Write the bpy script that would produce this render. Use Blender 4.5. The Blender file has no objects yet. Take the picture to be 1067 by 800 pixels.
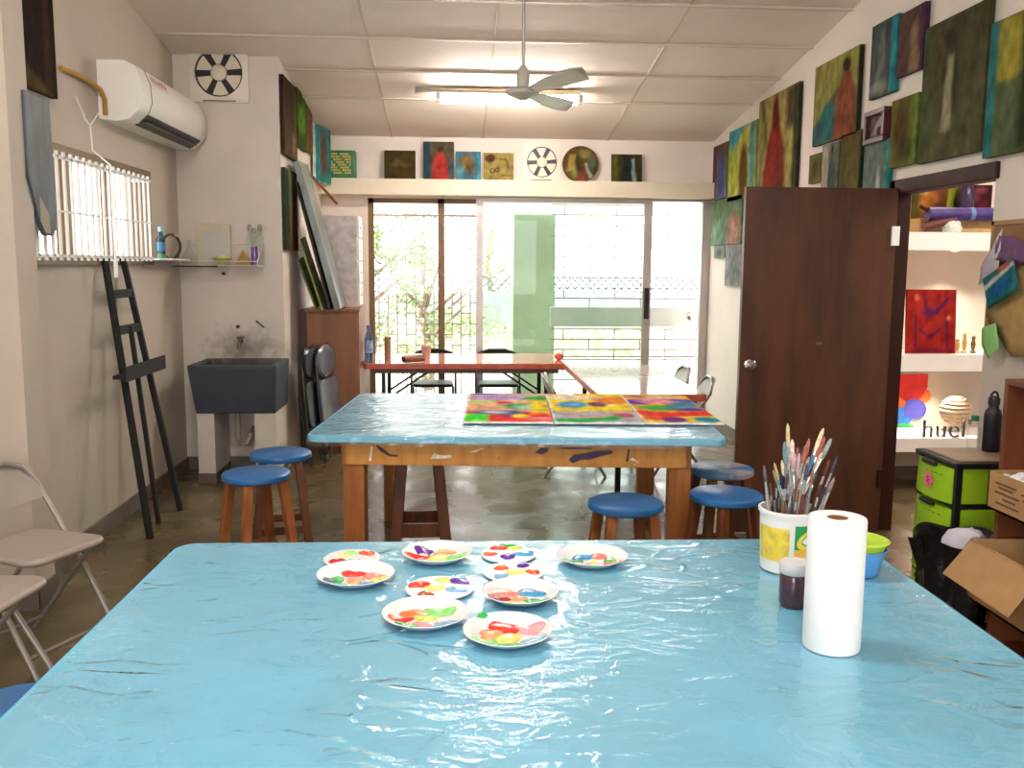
import bpy, bmesh, math, random
from mathutils import Vector, Matrix, noise as mnoise
R = math.radians
PI = math.pi
rnd = random.Random(7)
scene = bpy.context.scene
COL = scene.collection

# ------------------------------------------------------------------ materials
def lin(c):
    return c/12.92 if c <= .04045 else ((c+.055)/1.055)**2.4
def hexc(h):
    h = h.lstrip('#')
    return tuple(lin(int(h[i:i+2], 16)/255) for i in (0, 2, 4)) + (1.0,)

_M = {}
def mat(name, hx, rough=.5, metal=0., var=.12, scale=6., bump=0., bscale=40., coat=0., spec=.5, stretch=None, hx2=None, emit=0., trans=0.):
    if name in _M:
        return _M[name]
    m = bpy.data.materials.new(name); m.use_nodes = True
    nt = m.node_tree; N = nt.nodes; L = nt.links
    b = N['Principled BSDF']
    c = hexc(hx)
    b.inputs['Roughness'].default_value = rough
    b.inputs['Metallic'].default_value = metal
    b.inputs['Coat Weight'].default_value = coat
    b.inputs['Coat Roughness'].default_value = .08
    b.inputs['Specular IOR Level'].default_value = spec
    b.inputs['Transmission Weight'].default_value = trans
    tc = N.new('ShaderNodeTexCoord'); mp = N.new('ShaderNodeMapping')
    L.new(tc.outputs['Object'], mp.inputs['Vector'])
    if stretch: mp.inputs['Scale'].default_value = stretch
    nz = N.new('ShaderNodeTexNoise'); nz.inputs['Scale'].default_value = scale; nz.inputs['Detail'].default_value = 5
    nz.inputs['Roughness'].default_value = .6
    L.new(mp.outputs['Vector'], nz.inputs['Vector'])
    rp = N.new('ShaderNodeValToRGB')
    c2 = hexc(hx2) if hx2 else tuple(x*(1-var) for x in c[:3]) + (1,)
    c1 = c if hx2 else tuple(min(1, x*(1+var*.5)) for x in c[:3]) + (1,)
    rp.color_ramp.elements[0].position = .36; rp.color_ramp.elements[1].position = .62
    rp.color_ramp.elements[0].color = c2; rp.color_ramp.elements[1].color = c1
    L.new(nz.outputs['Fac'], rp.inputs['Fac']); L.new(rp.outputs['Color'], b.inputs['Base Color'])
    if emit:
        L.new(rp.outputs['Color'], b.inputs['Emission Color']); b.inputs['Emission Strength'].default_value = emit
    if bump:
        n2 = N.new('ShaderNodeTexNoise'); n2.inputs['Scale'].default_value = bscale; n2.inputs['Detail'].default_value = 4
        L.new(mp.outputs['Vector'], n2.inputs['Vector'])
        bp = N.new('ShaderNodeBump'); bp.inputs['Strength'].default_value = bump; bp.inputs['Distance'].default_value = .01
        L.new(n2.outputs['Fac'], bp.inputs['Height']); L.new(bp.outputs['Normal'], b.inputs['Normal'])
    _M[name] = m
    return m

def splash_mat(name, hx, hx2, spots, rough=.5, scale=4., stretch=(1, 1, 1)):
    """wood or paint with splashes of other paint: spots = [(hex, noise scale, threshold, seed)]"""
    m = mat(name, hx, rough, var=.2, scale=scale, hx2=hx2, stretch=stretch, bump=.15, bscale=25)
    nt = m.node_tree; N = nt.nodes; L = nt.links; b = N['Principled BSDF']
    prev = b.inputs['Base Color'].links[0].from_socket
    tc = N.new('ShaderNodeTexCoord')
    for hx_, sc, th, seed in spots:
        mp = N.new('ShaderNodeMapping'); mp.inputs['Location'].default_value = (seed*3.7, seed*1.3, seed*2.1)
        L.new(tc.outputs['Object'], mp.inputs['Vector'])
        nz = N.new('ShaderNodeTexNoise'); nz.inputs['Scale'].default_value = sc; nz.inputs['Detail'].default_value = 3; nz.inputs['Distortion'].default_value = 1.2
        L.new(mp.outputs['Vector'], nz.inputs['Vector'])
        rp = N.new('ShaderNodeValToRGB'); rp.color_ramp.elements[0].position = th; rp.color_ramp.elements[1].position = th+.03
        L.new(nz.outputs['Fac'], rp.inputs['Fac'])
        mx = N.new('ShaderNodeMix'); mx.data_type = 'RGBA'
        mx.inputs[7].default_value = hexc(hx_)
        L.new(rp.outputs['Color'], mx.inputs[0]); L.new(prev, mx.inputs[6])
        prev = mx.outputs[2]
    L.new(prev, b.inputs['Base Color'])
    return m

def thin_ior(N, L, fr, ior):
    """a thin sheet reflects alike from both sides"""
    ge = N.new('ShaderNodeNewGeometry'); mr = N.new('ShaderNodeMapRange')
    mr.inputs[3].default_value = ior; mr.inputs[4].default_value = 1/ior
    L.new(ge.outputs['Backfacing'], mr.inputs[0]); L.new(mr.outputs[0], fr.inputs['IOR'])

def glass_mat(name, hx='ffffff', refl=.9, tint=1.0, rough=.02):
    """thin pane: clear with a fresnel reflection"""
    if name in _M: return _M[name]
    m = bpy.data.materials.new(name); m.use_nodes = True
    nt = m.node_tree; N = nt.nodes; L = nt.links
    N.remove(N['Principled BSDF']); out = N['Material Output']
    t = N.new('ShaderNodeBsdfTransparent'); t.inputs['Color'].default_value = hexc(hx)
    g = N.new('ShaderNodeBsdfGlossy'); g.inputs['Roughness'].default_value = rough
    fr = N.new('ShaderNodeFresnel'); thin_ior(N, L, fr, 1.45)
    mu = N.new('ShaderNodeMath'); mu.operation = 'MULTIPLY'; mu.inputs[1].default_value = refl
    L.new(fr.outputs[0], mu.inputs[0])
    mx = N.new('ShaderNodeMixShader'); L.new(mu.outputs[0], mx.inputs[0]); L.new(t.outputs[0], mx.inputs[1]); L.new(g.outputs[0], mx.inputs[2])
    L.new(mx.outputs[0], out.inputs['Surface'])
    _M[name] = m
    return m

def film_mat(name, rough=.1, strength=.6, milk=.05):
    """crinkled clear plastic film"""
    m = bpy.data.materials.new(name); m.use_nodes = True
    nt = m.node_tree; N = nt.nodes; L = nt.links
    N.remove(N['Principled BSDF']); out = N['Material Output']
    tc = N.new('ShaderNodeTexCoord')
    mp = N.new('ShaderNodeMapping'); mp.inputs['Scale'].default_value = (1, 1.5, 1); mp.inputs['Rotation'].default_value = (0, 0, .5)
    L.new(tc.outputs['Object'], mp.inputs['Vector'])
    n0 = N.new('ShaderNodeTexNoise'); n0.inputs['Scale'].default_value = 2.5; n0.inputs['Detail'].default_value = 2
    L.new(mp.outputs['Vector'], n0.inputs['Vector'])
    # creases: warped voronoi edges
    ad = N.new('ShaderNodeVectorMath'); ad.operation = 'MULTIPLY_ADD'; ad.inputs[1].default_value = (.5, .5, .5)
    L.new(n0.outputs['Color'], ad.inputs[0]); L.new(mp.outputs['Vector'], ad.inputs[2])
    vo = N.new('ShaderNodeTexVoronoi'); vo.feature = 'DISTANCE_TO_EDGE'; vo.inputs['Scale'].default_value = 5.5
    L.new(ad.outputs[0], vo.inputs['Vector'])
    rp = N.new('ShaderNodeMapRange'); rp.inputs[1].default_value = 0; rp.inputs[2].default_value = .09; rp.inputs[3].default_value = 1; rp.inputs[4].default_value = 0
    L.new(vo.outputs['Distance'], rp.inputs[0])
    n1 = N.new('ShaderNodeTexNoise'); n1.inputs['Scale'].default_value = 7; n1.inputs['Detail'].default_value = 4; n1.inputs['Distortion'].default_value = 1.5
    L.new(mp.outputs['Vector'], n1.inputs['Vector'])
    # patches where the film is crinkled
    n3 = N.new('ShaderNodeTexNoise'); n3.inputs['Scale'].default_value = 2.2; n3.inputs['Detail'].default_value = 1
    L.new(tc.outputs['Object'], n3.inputs['Vector'])
    pr = N.new('ShaderNodeMapRange'); pr.inputs[1].default_value = .45; pr.inputs[2].default_value = .65
    L.new(n3.outputs['Fac'], pr.inputs[0])
    m1 = N.new('ShaderNodeMath'); m1.operation = 'MULTIPLY'; L.new(rp.outputs[0], m1.inputs[0]); L.new(pr.outputs[0], m1.inputs[1])
    m2 = N.new('ShaderNodeMath'); m2.operation = 'MULTIPLY_ADD'; m2.inputs[1].default_value = .5
    L.new(m1.outputs[0], m2.inputs[0]); L.new(n1.outputs['Fac'], m2.inputs[2])
    bp = N.new('ShaderNodeBump'); bp.inputs['Strength'].default_value = strength; bp.inputs['Distance'].default_value = .011
    L.new(m2.outputs[0], bp.inputs['Height'])
    t = N.new('ShaderNodeBsdfTransparent')
    g = N.new('ShaderNodeBsdfGlossy'); g.inputs['Roughness'].default_value = rough; L.new(bp.outputs['Normal'], g.inputs['Normal'])
    d = N.new('ShaderNodeBsdfDiffuse'); d.inputs['Color'].default_value = (.85, .9, .92, 1)
    mx0 = N.new('ShaderNodeMixShader'); mx0.inputs[0].default_value = milk; L.new(t.outputs[0], mx0.inputs[1]); L.new(d.outputs[0], mx0.inputs[2])
    fr = N.new('ShaderNodeFresnel'); thin_ior(N, L, fr, 1.5); L.new(bp.outputs['Normal'], fr.inputs['Normal'])
    mx = N.new('ShaderNodeMixShader'); L.new(fr.outputs[0], mx.inputs[0]); L.new(mx0.outputs[0], mx.inputs[1]); L.new(g.outputs[0], mx.inputs[2])
    L.new(mx.outputs[0], out.inputs['Surface'])
    return m

def emit_mat(name, hx, s):
    m = bpy.data.materials.new(name); m.use_nodes = True
    N = m.node_tree.nodes; b = N['Principled BSDF']
    b.inputs['Base Color'].default_value = hexc(hx); b.inputs['Emission Color'].default_value = hexc(hx); b.inputs['Emission Strength'].default_value = s
    return m

def paint_mat():
    """artist's paint: colour carried by the mesh, brushy variation"""
    if 'artist paint' in _M: return _M['artist paint']
    m = bpy.data.materials.new('artist paint'); m.use_nodes = True
    nt = m.node_tree; N = nt.nodes; L = nt.links; b = N['Principled BSDF']
    at = N.new('ShaderNodeVertexColor'); at.layer_name = 'Col'
    tc = N.new('ShaderNodeTexCoord'); mp = N.new('ShaderNodeMapping'); mp.inputs['Scale'].default_value = (1.2, 1.2, .8)
    L.new(tc.outputs['Object'], mp.inputs['Vector'])
    nz = N.new('ShaderNodeTexNoise'); nz.inputs['Scale'].default_value = 14; nz.inputs['Detail'].default_value = 6
    L.new(mp.outputs['Vector'], nz.inputs['Vector'])
    mr = N.new('ShaderNodeMapRange'); mr.inputs[1].default_value = .3; mr.inputs[2].default_value = .7; mr.inputs[3].default_value = .6; mr.inputs[4].default_value = 1.3
    L.new(nz.outputs['Fac'], mr.inputs[0])
    mx = N.new('ShaderNodeVectorMath'); mx.operation = 'SCALE'
    L.new(at.outputs['Color'], mx.inputs[0]); L.new(mr.outputs[0], mx.inputs['Scale'])
    L.new(mx.outputs[0], b.inputs['Base Color']); b.inputs['Roughness'].default_value = .75
    b.inputs['Specular IOR Level'].default_value = .06
    _M['artist paint'] = m
    return m

# ------------------------------------------------------------------ mesh builder
class MB:
    def __init__(s):
        s.bm = bmesh.new(); s.mi = 0
    def face(s, vs):
        try:
            f = s.bm.faces.new(vs); f.material_index = s.mi; return f
        except ValueError:
            return None
    def v(s, *p):
        return s.bm.verts.new(p)
    def hexa(s, b4, t4):
        b = [s.bm.verts.new(p) for p in b4]; t = [s.bm.verts.new(p) for p in t4]
        s.face(b[::-1]); s.face(t)
        for i in range(4):
            j = (i+1) % 4; s.face((b[i], b[j], t[j], t[i]))
        return s
    def box(s, x0, x1, y0, y1, z0, z1):
        return s.hexa([(x0, y0, z0), (x1, y0, z0), (x1, y1, z0), (x0, y1, z0)], [(x0, y0, z1), (x1, y0, z1), (x1, y1, z1), (x0, y1, z1)])
    def bar(s, a, b, w, d, up=(0, 0, 1), w2=None, d2=None):
        """rectangular bar between two points"""
        a = Vector(a); b = Vector(b); t = (b-a).normalized()
        up = Vector(up)
        if abs(t.dot(up)) > .98: up = Vector((0, 1, 0))
        x = t.cross(up).normalized(); y = x.cross(t).normalized()
        w2 = w2 or w; d2 = d2 or d
        q = lambda c, w_, d_: [c-x*w_/2-y*d_/2, c+x*w_/2-y*d_/2, c+x*w_/2+y*d_/2, c-x*w_/2+y*d_/2]
        return s.hexa(q(a, w, d), q(b, w2, d2))
    def tube(s, pts, r, seg=8, closed=False):
        pts = [Vector(p) for p in pts]; n = len(pts)
        rs = r if isinstance(r, (list, tuple)) else [r]*n
        rings = []; px = None
        for i, p in enumerate(pts):
            if closed: t = (pts[(i+1) % n]-pts[i-1])
            else: t = pts[min(i+1, n-1)]-pts[max(i-1, 0)]
            t.normalize()
            if px is None:
                up = Vector((0, 0, 1)) if abs(t.z) < .9 else Vector((1, 0, 0))
                px = t.cross(up).normalized()
            else:
                px = (px - t*px.dot(t)).normalized()
            py = t.cross(px)
            rings.append([s.bm.verts.new(p+(px*math.cos(2*PI*k/seg)+py*math.sin(2*PI*k/seg))*rs[i]) for k in range(seg)])
        m = n if closed else n-1
        for i in range(m):
            A = rings[i]; B = rings[(i+1) % n]
            for k in range(seg):
                s.face((A[k], A[(k+1) % seg], B[(k+1) % seg], B[k]))
        if not closed:
            s.face(rings[0][::-1]); s.face(rings[-1])
        return s
    def lathe(s, prof, seg=24, c=(0, 0, 0), axis='z', sx=1, sy=1):
        c = Vector(c); rings = []
        for r, z in prof:
            if r < 1e-6:
                p = (0, 0, z)
                rings.append([s.bm.verts.new(s._ax(p, axis)+c)])
            else:
                rings.append([s.bm.verts.new(s._ax((r*math.cos(2*PI*k/seg)*sx, r*math.sin(2*PI*k/seg)*sy, z), axis)+c) for k in range(seg)])
        for A, B in zip(rings, rings[1:]):
            for k in range(seg):
                k2 = (k+1) % seg
                if len(A) == 1 and len(B) == 1: continue
                if len(A) == 1: s.face((A[0], B[k2], B[k]))
                elif len(B) == 1: s.face((A[k], A[k2], B[0]))
                else: s.face((A[k], A[k2], B[k2], B[k]))
        if len(rings[0]) > 1: s.face(rings[0][::-1])
        if len(rings[-1]) > 1: s.face(rings[-1])
        return s
    def _ax(s, p, axis):
        x, y, z = p
        return Vector((x, y, z)) if axis == 'z' else (Vector((x, -z, y)) if axis == 'y' else Vector((z, x, y)))
    def prism(s, poly, z0, z1, fn=None):
        fn = fn or (lambda x, y, z: (x, y, z))
        b = [s.bm.verts.new(fn(x, y, z0)) for x, y in poly]; t = [s.bm.verts.new(fn(x, y, z1)) for x, y in poly]
        s.face(b[::-1]); s.face(t); n = len(poly)
        for i in range(n): s.face((b[i], b[(i+1) % n], t[(i+1) % n], t[i]))
        return s
    def ball(s, c, rx, ry, rz, u=12, v=8):
        prof = [(math.sin(PI*i/v), -math.cos(PI*i/v)) for i in range(v+1)]
        prof[0] = (0, -1); prof[-1] = (0, 1)
        st = len(s.bm.verts); s.bm.verts.ensure_lookup_table()
        s.lathe(prof, u)
        s.bm.verts.ensure_lookup_table()
        for vv in s.bm.verts[st:]:
            vv.co = Vector((vv.co.x*rx+c[0], vv.co.y*ry+c[1], vv.co.z*rz+c[2]))
        return s
    def build(s, name, mats, parent=None, smooth=False, bevel=0., loc=None, rot=None):
        me = bpy.data.meshes.new(name)
        bmesh.ops.recalc_face_normals(s.bm, faces=s.bm.faces)
        s.bm.to_mesh(me); s.bm.free()
        for m in (mats if isinstance(mats, (list, tuple)) else [mats]): me.materials.append(m)
        if smooth:
            me.polygons.foreach_set('use_smooth', [True]*len(me.polygons)); me.set_sharp_from_angle(angle=R(42))
        o = bpy.data.objects.new(name, me); COL.objects.link(o)
        if parent: o.parent = parent
        if loc: o.location = loc
        if rot: o.rotation_euler = rot
        if bevel:
            b = o.modifiers.new('bevel', 'BEVEL'); b.width = bevel; b.segments = 2; b.limit_method = 'ANGLE'
        return o

def tag(o, label, cat, group=None, kind=None):
    o['label'] = label; o['category'] = cat
    if group: o['group'] = group
    if kind: o['kind'] = kind
    return o
def thing(name, label, cat, loc=(0, 0, 0), rz=0., group=None):
    o = bpy.data.objects.new(name, None); o.empty_display_size = .05; COL.objects.link(o)
    o.location = loc; o.rotation_euler = (0, 0, rz)
    return tag(o, label, cat, group)
def struct(o):
    o['kind'] = 'structure'; return o
def kids(o): return [c for c in bpy.data.objects if c.parent is o]
def copy_tree(src, loc=None, rz=None, label=None, group=None, parent=None):
    c = src.copy(); COL.objects.link(c)
    if parent is not None: c.parent = parent
    for ch in kids(src): copy_tree(ch, parent=c)
    if loc is not None: c.location = loc
    if rz is not None: c.rotation_euler = (0, 0, rz)
    if label: c['label'] = label
    if group: c['group'] = group
    return c

def rrect(x0, x1, y0, y1, r, n=5):
    pts = []
    for cx, cy, a0 in ((x1-r, y1-r, 0), (x0+r, y1-r, 90), (x0+r, y0+r, 180), (x1-r, y0+r, 270)):
        for i in range(n+1):
            a = R(a0+90*i/n); pts.append((cx+r*math.cos(a), cy+r*math.sin(a)))
    return pts

# ------------------------------------------------------------------ palette of materials
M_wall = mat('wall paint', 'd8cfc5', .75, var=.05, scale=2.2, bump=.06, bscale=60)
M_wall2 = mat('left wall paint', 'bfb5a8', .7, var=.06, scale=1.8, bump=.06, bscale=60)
M_ceil = mat('ceiling panel paint', 'e2d8ce', .7, var=.04, scale=2)
M_batten = mat('ceiling batten', 'c9bdae', .6, var=.05)
M_skirt = mat('grey brown skirting', '6b5e56', .6, var=.2, scale=4)
M_ledge = mat('ledge paint', 'd2c8b2', .5, var=.06, scale=3)
M_darkwood = mat('dark stained door wood', '583222', .34, var=.3, scale=2.4, hx2='412318', stretch=(3, 3, .5), bump=.05, bscale=30)
M_framewood = mat('door frame wood', '351a10', .6, spec=.2, var=.3, scale=3, stretch=(4, 4, .6))
M_wood = splash_mat('paint marked pine', 'c68e44', 'ae7632', [('e8dcc8', 9, .70, 1), ('4a3060', 6, .74, 4)], .5, 3, (5, 1, 1))
M_legwood = splash_mat('paint marked leg wood', 'b0702f', '8a5224', [('e0d4d0', 10, .68, 2), ('6a5a80', 14, .73, 5)], .5, 4, (4, 4, .5))
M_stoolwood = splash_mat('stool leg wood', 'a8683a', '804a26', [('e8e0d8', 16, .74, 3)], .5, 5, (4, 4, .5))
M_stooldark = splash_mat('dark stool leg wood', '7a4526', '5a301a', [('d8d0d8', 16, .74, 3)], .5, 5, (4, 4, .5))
M_stoolblue = splash_mat('stool blue paint', '2a72b4', '225f9e', [('6a6aa0', 7, .70, 6)], .35, 5)
M_stoolgrey = splash_mat('worn stool blue paint', '2a6aa8', '5f7f98', [('8e8c98', 4, .50, 8)], .4, 5)
M_tableblue = mat('table blue paint', '6cbcdc', .45, var=.1, scale=3.)
M_film = film_mat('clear plastic film', .06, .8, .04)
M_film2 = film_mat('clear plastic film taut', .12, 1.0, .03)
M_white = mat('white plastic', 'f2f2f0', .4, var=.03)
M_whitepaper = mat('white tissue paper', 'f6f6f5', .9, var=.02, bump=.12, bscale=220)
M_plate = mat('white plate', 'e2e7ea', .35, var=.02)
M_black = mat('black painted metal', '0f0e0e', .45, var=.2)
M_blackwood = mat('black painted wood', '0d0b0c', .7, var=.3, scale=8)
M_slate = mat('slate grey sink', '343a46', .5, var=.15, scale=5, bump=.05)
M_slatein = mat('stained sink inside', '5b5a54', .6, var=.3, scale=7, hx2='3b3a36')
M_chrome = mat('chrome', 'd8d8d8', .2, metal=1., var=.05)
M_steel = mat('satin aluminium', 'b4b0ac', .4, metal=.5, var=.05)
M_brownframe = mat('olive brown window frame', '6e5836', .5, var=.12)
M_chair = mat('warm grey chair enamel', '9c948b', .4, var=.08, scale=5)
M_chairtube = mat('grey chair tube', '9a948e', .35, metal=.4, var=.05)
M_brass = mat('brass tap', '7a6848', .4, metal=.8, var=.2)
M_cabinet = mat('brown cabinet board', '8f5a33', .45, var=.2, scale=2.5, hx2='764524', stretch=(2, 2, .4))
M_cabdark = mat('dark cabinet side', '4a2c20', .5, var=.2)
M_bookwood = mat('red brown shelf board', '7a4426', .42, var=.2, scale=3, hx2='63341c', stretch=(2, 2, .5))
M_card = mat('cardboard', 'b08a5c', .8, var=.1, scale=8)
M_green = mat('lime green plastic', '9ccb28', .35, var=.06)
M_blackplastic = mat('black plastic', '17161a', .4, var=.2)
M_bag = mat('black bin bag', '0e0d12', .22, var=.2, bump=.9, bscale=16)
M_grille = mat('white grille paint', 'd8d8d6', .5, var=.05)
M_extwhite = mat('white outside wall', 'f0eee8', .8, var=.04)
M_extgreen = mat('sage green outside wall', '97a58c', .7, var=.05)
M_leaf = mat('leaf green', '7f9a4e', .6, var=.3, scale=3, hx2='5d7d3a')
M_bark = mat('tree bark', '8a7a6a', .8, var=.3)
M_redtable = mat('red table paint', 'c9674a', .35, var=.2, scale=9, hx2='b2503a')
M_glass = glass_mat('window pane glass', 'ffffff', .9)
M_glassgreen = glass_mat('greenish sliding glass', 'eaf4ee', .5)
M_clear = glass_mat('clear bottle glass', 'fafcfb', .9, rough=.05)
M_frost = mat('frosted lid plastic', 'd5d6d8', .35, var=.03)

# concrete floor
def floor_mat():
    m = mat('polished concrete floor', '76684a', .22, var=.3, scale=1.6, hx2='4a3e2a')
    nt = m.node_tree; N = nt.nodes; L = nt.links; b = N['Principled BSDF']
    for q in N:
        if q.type == 'TEX_NOISE': q.inputs['Detail'].default_value = 2.5
        if q.type == 'VALTORGB': q.color_ramp.elements[0].position = .2; q.color_ramp.elements[1].position = .8
    nz = N.new('ShaderNodeTexNoise'); nz.inputs['Scale'].default_value = 3.0; nz.inputs['Detail'].default_value = 1.5
    tc = N.new('ShaderNodeTexCoord'); L.new(tc.outputs['Object'], nz.inputs['Vector'])
    mr = N.new('ShaderNodeMapRange'); mr.inputs[1].default_value = .3; mr.inputs[2].default_value = .7; mr.inputs[3].default_value = .16; mr.inputs[4].default_value = .4
    L.new(nz.outputs['Fac'], mr.inputs[0]); L.new(mr.outputs[0], b.inputs['Roughness'])
    return m
M_floor = floor_mat()

# wall with grime around the tap
def grime_mat():
    m = mat('wall paint with tap stain', 'd6cdc3', .75, var=.05, scale=2.2, bump=.06, bscale=60)
    nt = m.node_tree; N = nt.nodes; L = nt.links; b = N['Principled BSDF']
    prev = b.inputs['Base Color'].links[0].from_socket
    tc = N.new('ShaderNodeTexCoord')
    vm = N.new('ShaderNodeVectorMath'); vm.operation = 'SUBTRACT'; vm.inputs[1].default_value = (-1.6, 7.1, .93)
    L.new(tc.outputs['Object'], vm.inputs[0])
    sc = N.new('ShaderNodeVectorMath'); sc.operation = 'MULTIPLY'; sc.inputs[1].default_value = (3.6, 0, 6.)
    L.new(vm.outputs[0], sc.inputs[0])
    ln = N.new('ShaderNodeVectorMath'); ln.operation = 'LENGTH'; L.new(sc.outputs[0], ln.inputs[0])
    nz = N.new('ShaderNodeTexNoise'); nz.inputs['Scale'].default_value = 14; nz.inputs['Detail'].default_value = 6
    L.new(tc.outputs['Object'], nz.inputs['Vector'])
    sb = N.new('ShaderNodeMath'); sb.operation = 'MULTIPLY_ADD'; sb.inputs[1].default_value = -1.6; L.new(nz.outputs['Fac'], sb.inputs[0]); L.new(ln.outputs['Value'], sb.inputs[2])
    mr = N.new('ShaderNodeMapRange'); mr.inputs[1].default_value = -.7; mr.inputs[2].default_value = .35; mr.inputs[3].default_value = .75; mr.inputs[4].default_value = 0
    L.new(sb.outputs[0], mr.inputs[0])
    mx = N.new('ShaderNodeMix'); mx.data_type = 'RGBA'; mx.inputs[7].default_value = hexc('5e5340')
    L.new(mr.outputs[0], mx.inputs[0]); L.new(prev, mx.inputs[6]); L.new(mx.outputs[2], b.inputs['Base Color'])
    return m
M_grime = grime_mat()

# ------------------------------------------------------------------ the room shell
XL, XR, XN, YB, YA = -2.05, 2.56, -1.29, 9.2, 7.1      # left wall, right wall, nook wall, back wall, alcove wall
def zc(y): return 2.80+.135*(YB-y)                       # sloping ceiling
ZT = 4.6

struct(MB().box(-3.4, 5.0, -3.2, 9.3, -.1, 0).build('floor', M_floor))
c = MB(); c.hexa([(-3.4, -3.2, zc(-3.2)), (5, -3.2, zc(-3.2)), (5, 9.34, zc(9.34)), (-3.4, 9.34, zc(9.34))],
                 [(-3.4, -3.2, zc(-3.2)+.1), (5, -3.2, zc(-3.2)+.1), (5, 9.34, zc(9.34)+.1), (-3.4, 9.34, zc(9.34)+.1)])
ceil = struct(c.build('ceiling', M_ceil))
y = 8.02
k = 0
while y > -3:
    b = MB(); b.hexa([(-3.4, y-.02, zc(y)-.012), (XR, y-.02, zc(y)-.012), (XR, y+.02, zc(y)-.012), (-3.4, y+.02, zc(y)-.012)],
                     [(-3.4, y-.02, zc(y)+.02), (XR, y-.02, zc(y)+.02), (XR, y+.02, zc(y)+.02), (-3.4, y+.02, zc(y)+.02)])
    b.build('batten', M_batten, ceil); y -= .66
for xx, ys in ((.28, 1), (-.6, .0), (1.5, .4)):            # seams between the panels
    b = MB(); b.hexa([(xx-.008, -3, zc(-3)-.006), (xx+.008, -3, zc(-3)-.006), (xx+.008, YB, zc(YB)-.006), (xx-.008, YB, zc(YB)-.006)],
                     [(xx-.008, -3, zc(-3)+.02), (xx+.008, -3, zc(-3)+.02), (xx+.008, YB, zc(YB)+.02), (xx-.008, YB, zc(YB)+.02)])
    b.build('panel_seam', M_batten, ceil)

WY0, WY1, WZ0, WZ1 = 4.55, 6.39, 1.60, 2.15               # left window opening
w = MB()
w.box(XL-.15, XL, 4.3, WY0, 0, ZT).box(XL-.15, XL, WY1, YA+.1, 0, ZT).box(XL-.15, XL, WY0, WY1, 0, WZ0).box(XL-.15, XL, WY0, WY1, WZ1, ZT)
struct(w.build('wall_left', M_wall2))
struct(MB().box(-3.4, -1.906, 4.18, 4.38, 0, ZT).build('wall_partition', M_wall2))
struct(MB().box(XL-.15, XN, YA, YA+.12, 0, ZT).build('wall_alcove', M_grime))
struct(MB().box(XN-.12, XN, YA+.12, YB, 0, ZT).build('wall_nook', M_wall))
# back wall: solid above the sliding door and at its left
DX0, DX1, DZ = -.84, 2.535, 2.215
w = MB(); w.box(XN-.12, XR+.1, YB, YB+.12, DZ, 2.95).box(XN-.12, DX0, YB, YB+.12, 0, DZ).box(DX1, XR+.1, YB, YB+.12, 0, DZ)
struct(w.build('wall_back', M_wall))
# right wall with doorway
PY0, PY1, PZ = 4.30, 5.28, 2.0
w = MB(); w.box(XR, XR+.08, -3.2, PY0, 0, ZT).box(XR, XR+.08, PY1, YB, 0, ZT).box(XR, XR+.08, PY0, PY1, PZ+.06, ZT)
struct(w.build('wall_right', M_wall))
struct(MB().box(-3.4, -3.3, -3.2, 4.2, 0, 5).build('wall_near_left', M_wall))
# unseen wall behind the photographer, its big window opening added for daylight
w = MB(); w.box(-3.4, XR+.1, -3.2, -3.1, 0, .9).box(-3.4, XR+.1, -3.2, -3.1, 2.6, 5).box(-3.4, -2.6, -3.2, -3.1, .9, 2.6).box(1.9, XR+.1, -3.2, -3.1, .9, 2.6)
struct(w.build('wall_rear', M_wall))
# ledge above the sliding door
struct(MB().box(XN, XR, 9.0, YB, 2.235, 2.385).build('trim_1', M_ledge, bevel=.004))
# baseboards
struct(MB().box(XL, XL+.015, 4.38, YA, 0, .1).build('baseboard_left', M_skirt))
struct(MB().box(XL, XN, YA-.015, YA, 0, .1).build('baseboard_alcove', M_skirt))
struct(MB().box(-1.906, -1.892, 4.17, 4.39, 0, .1).box(-3.3, -1.892, 4.165, 4.18, 0, .1).build('baseboard_partition', M_skirt))
struct(MB().box(XR-.012, XR, PY1+.1, YB, 0, .1).box(XR-.012, XR, -3, PY0, 0, .1).build('baseboard_right', M_skirt))
for (x, z) in ((-1.728, 1.499), (-1.635, 1.101)):
    al = bpy.data.objects['wall_alcove']
    MB().lathe([(0, 0), (.013, 0), (.013, .02), (0, .022)], 12, (x, YA, z), 'y').build('wall_plug', M_black, al, smooth=True)
MB().bar((-1.50, YA-.006, 1.145), (-1.44, YA-.006, 1.095), .012, .01).build('wall_hook', M_black, bpy.data.objects['wall_alcove'])

# left window: frame, mullions, panes and a white bar grille standing off the wall
win = thing('window_1', '', ''); del win['label'], win['category']; struct(win)
f = MB(); X0, X1 = XL-.10, XL+.02
f.box(X0, X1, WY0-.03, WY1+.05, WZ1-.02, WZ1+.03).box(X0, X1, WY0-.03, WY1+.05, WZ0-.04, WZ0+.01).box(X0, X1, WY1-.03, WY1+.03, WZ0, WZ1).box(X0, X1, WY0-.03, WY0+.02, WZ0, WZ1)
f.build('window_frame', M_brownframe, win)
for yy in (5.18, 5.83): MB().box(XL-.08, XL-.02, yy-.035, yy+.035, WZ0, WZ1).build('mullion', M_brownframe, win)
MB().box(XL-.06, XL-.055, WY0, WY1, WZ0, WZ1).build('window_pane', M_glass, win)
f = MB(); XG = -1.95
for i in range(20):
    yy = 4.50+i*.0855
    f.box(XG-.006, XG+.006, yy-.009, yy+.009, 1.585, 2.12)
f.box(XG-.004, XG+.006, 4.46, 6.16, 1.60, 1.615).box(XG-.004, XG+.006, 4.46, 6.16, 2.085, 2.10).box(XG-.003, XG+.003, 4.46, 6.16, 1.822, 1.832)
for yy in (4.5, 6.12): f.box(XL, XG, yy-.008, yy+.008, 1.60, 1.615).box(XL, XG, yy-.008, yy+.008, 2.085, 2.10)
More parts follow.
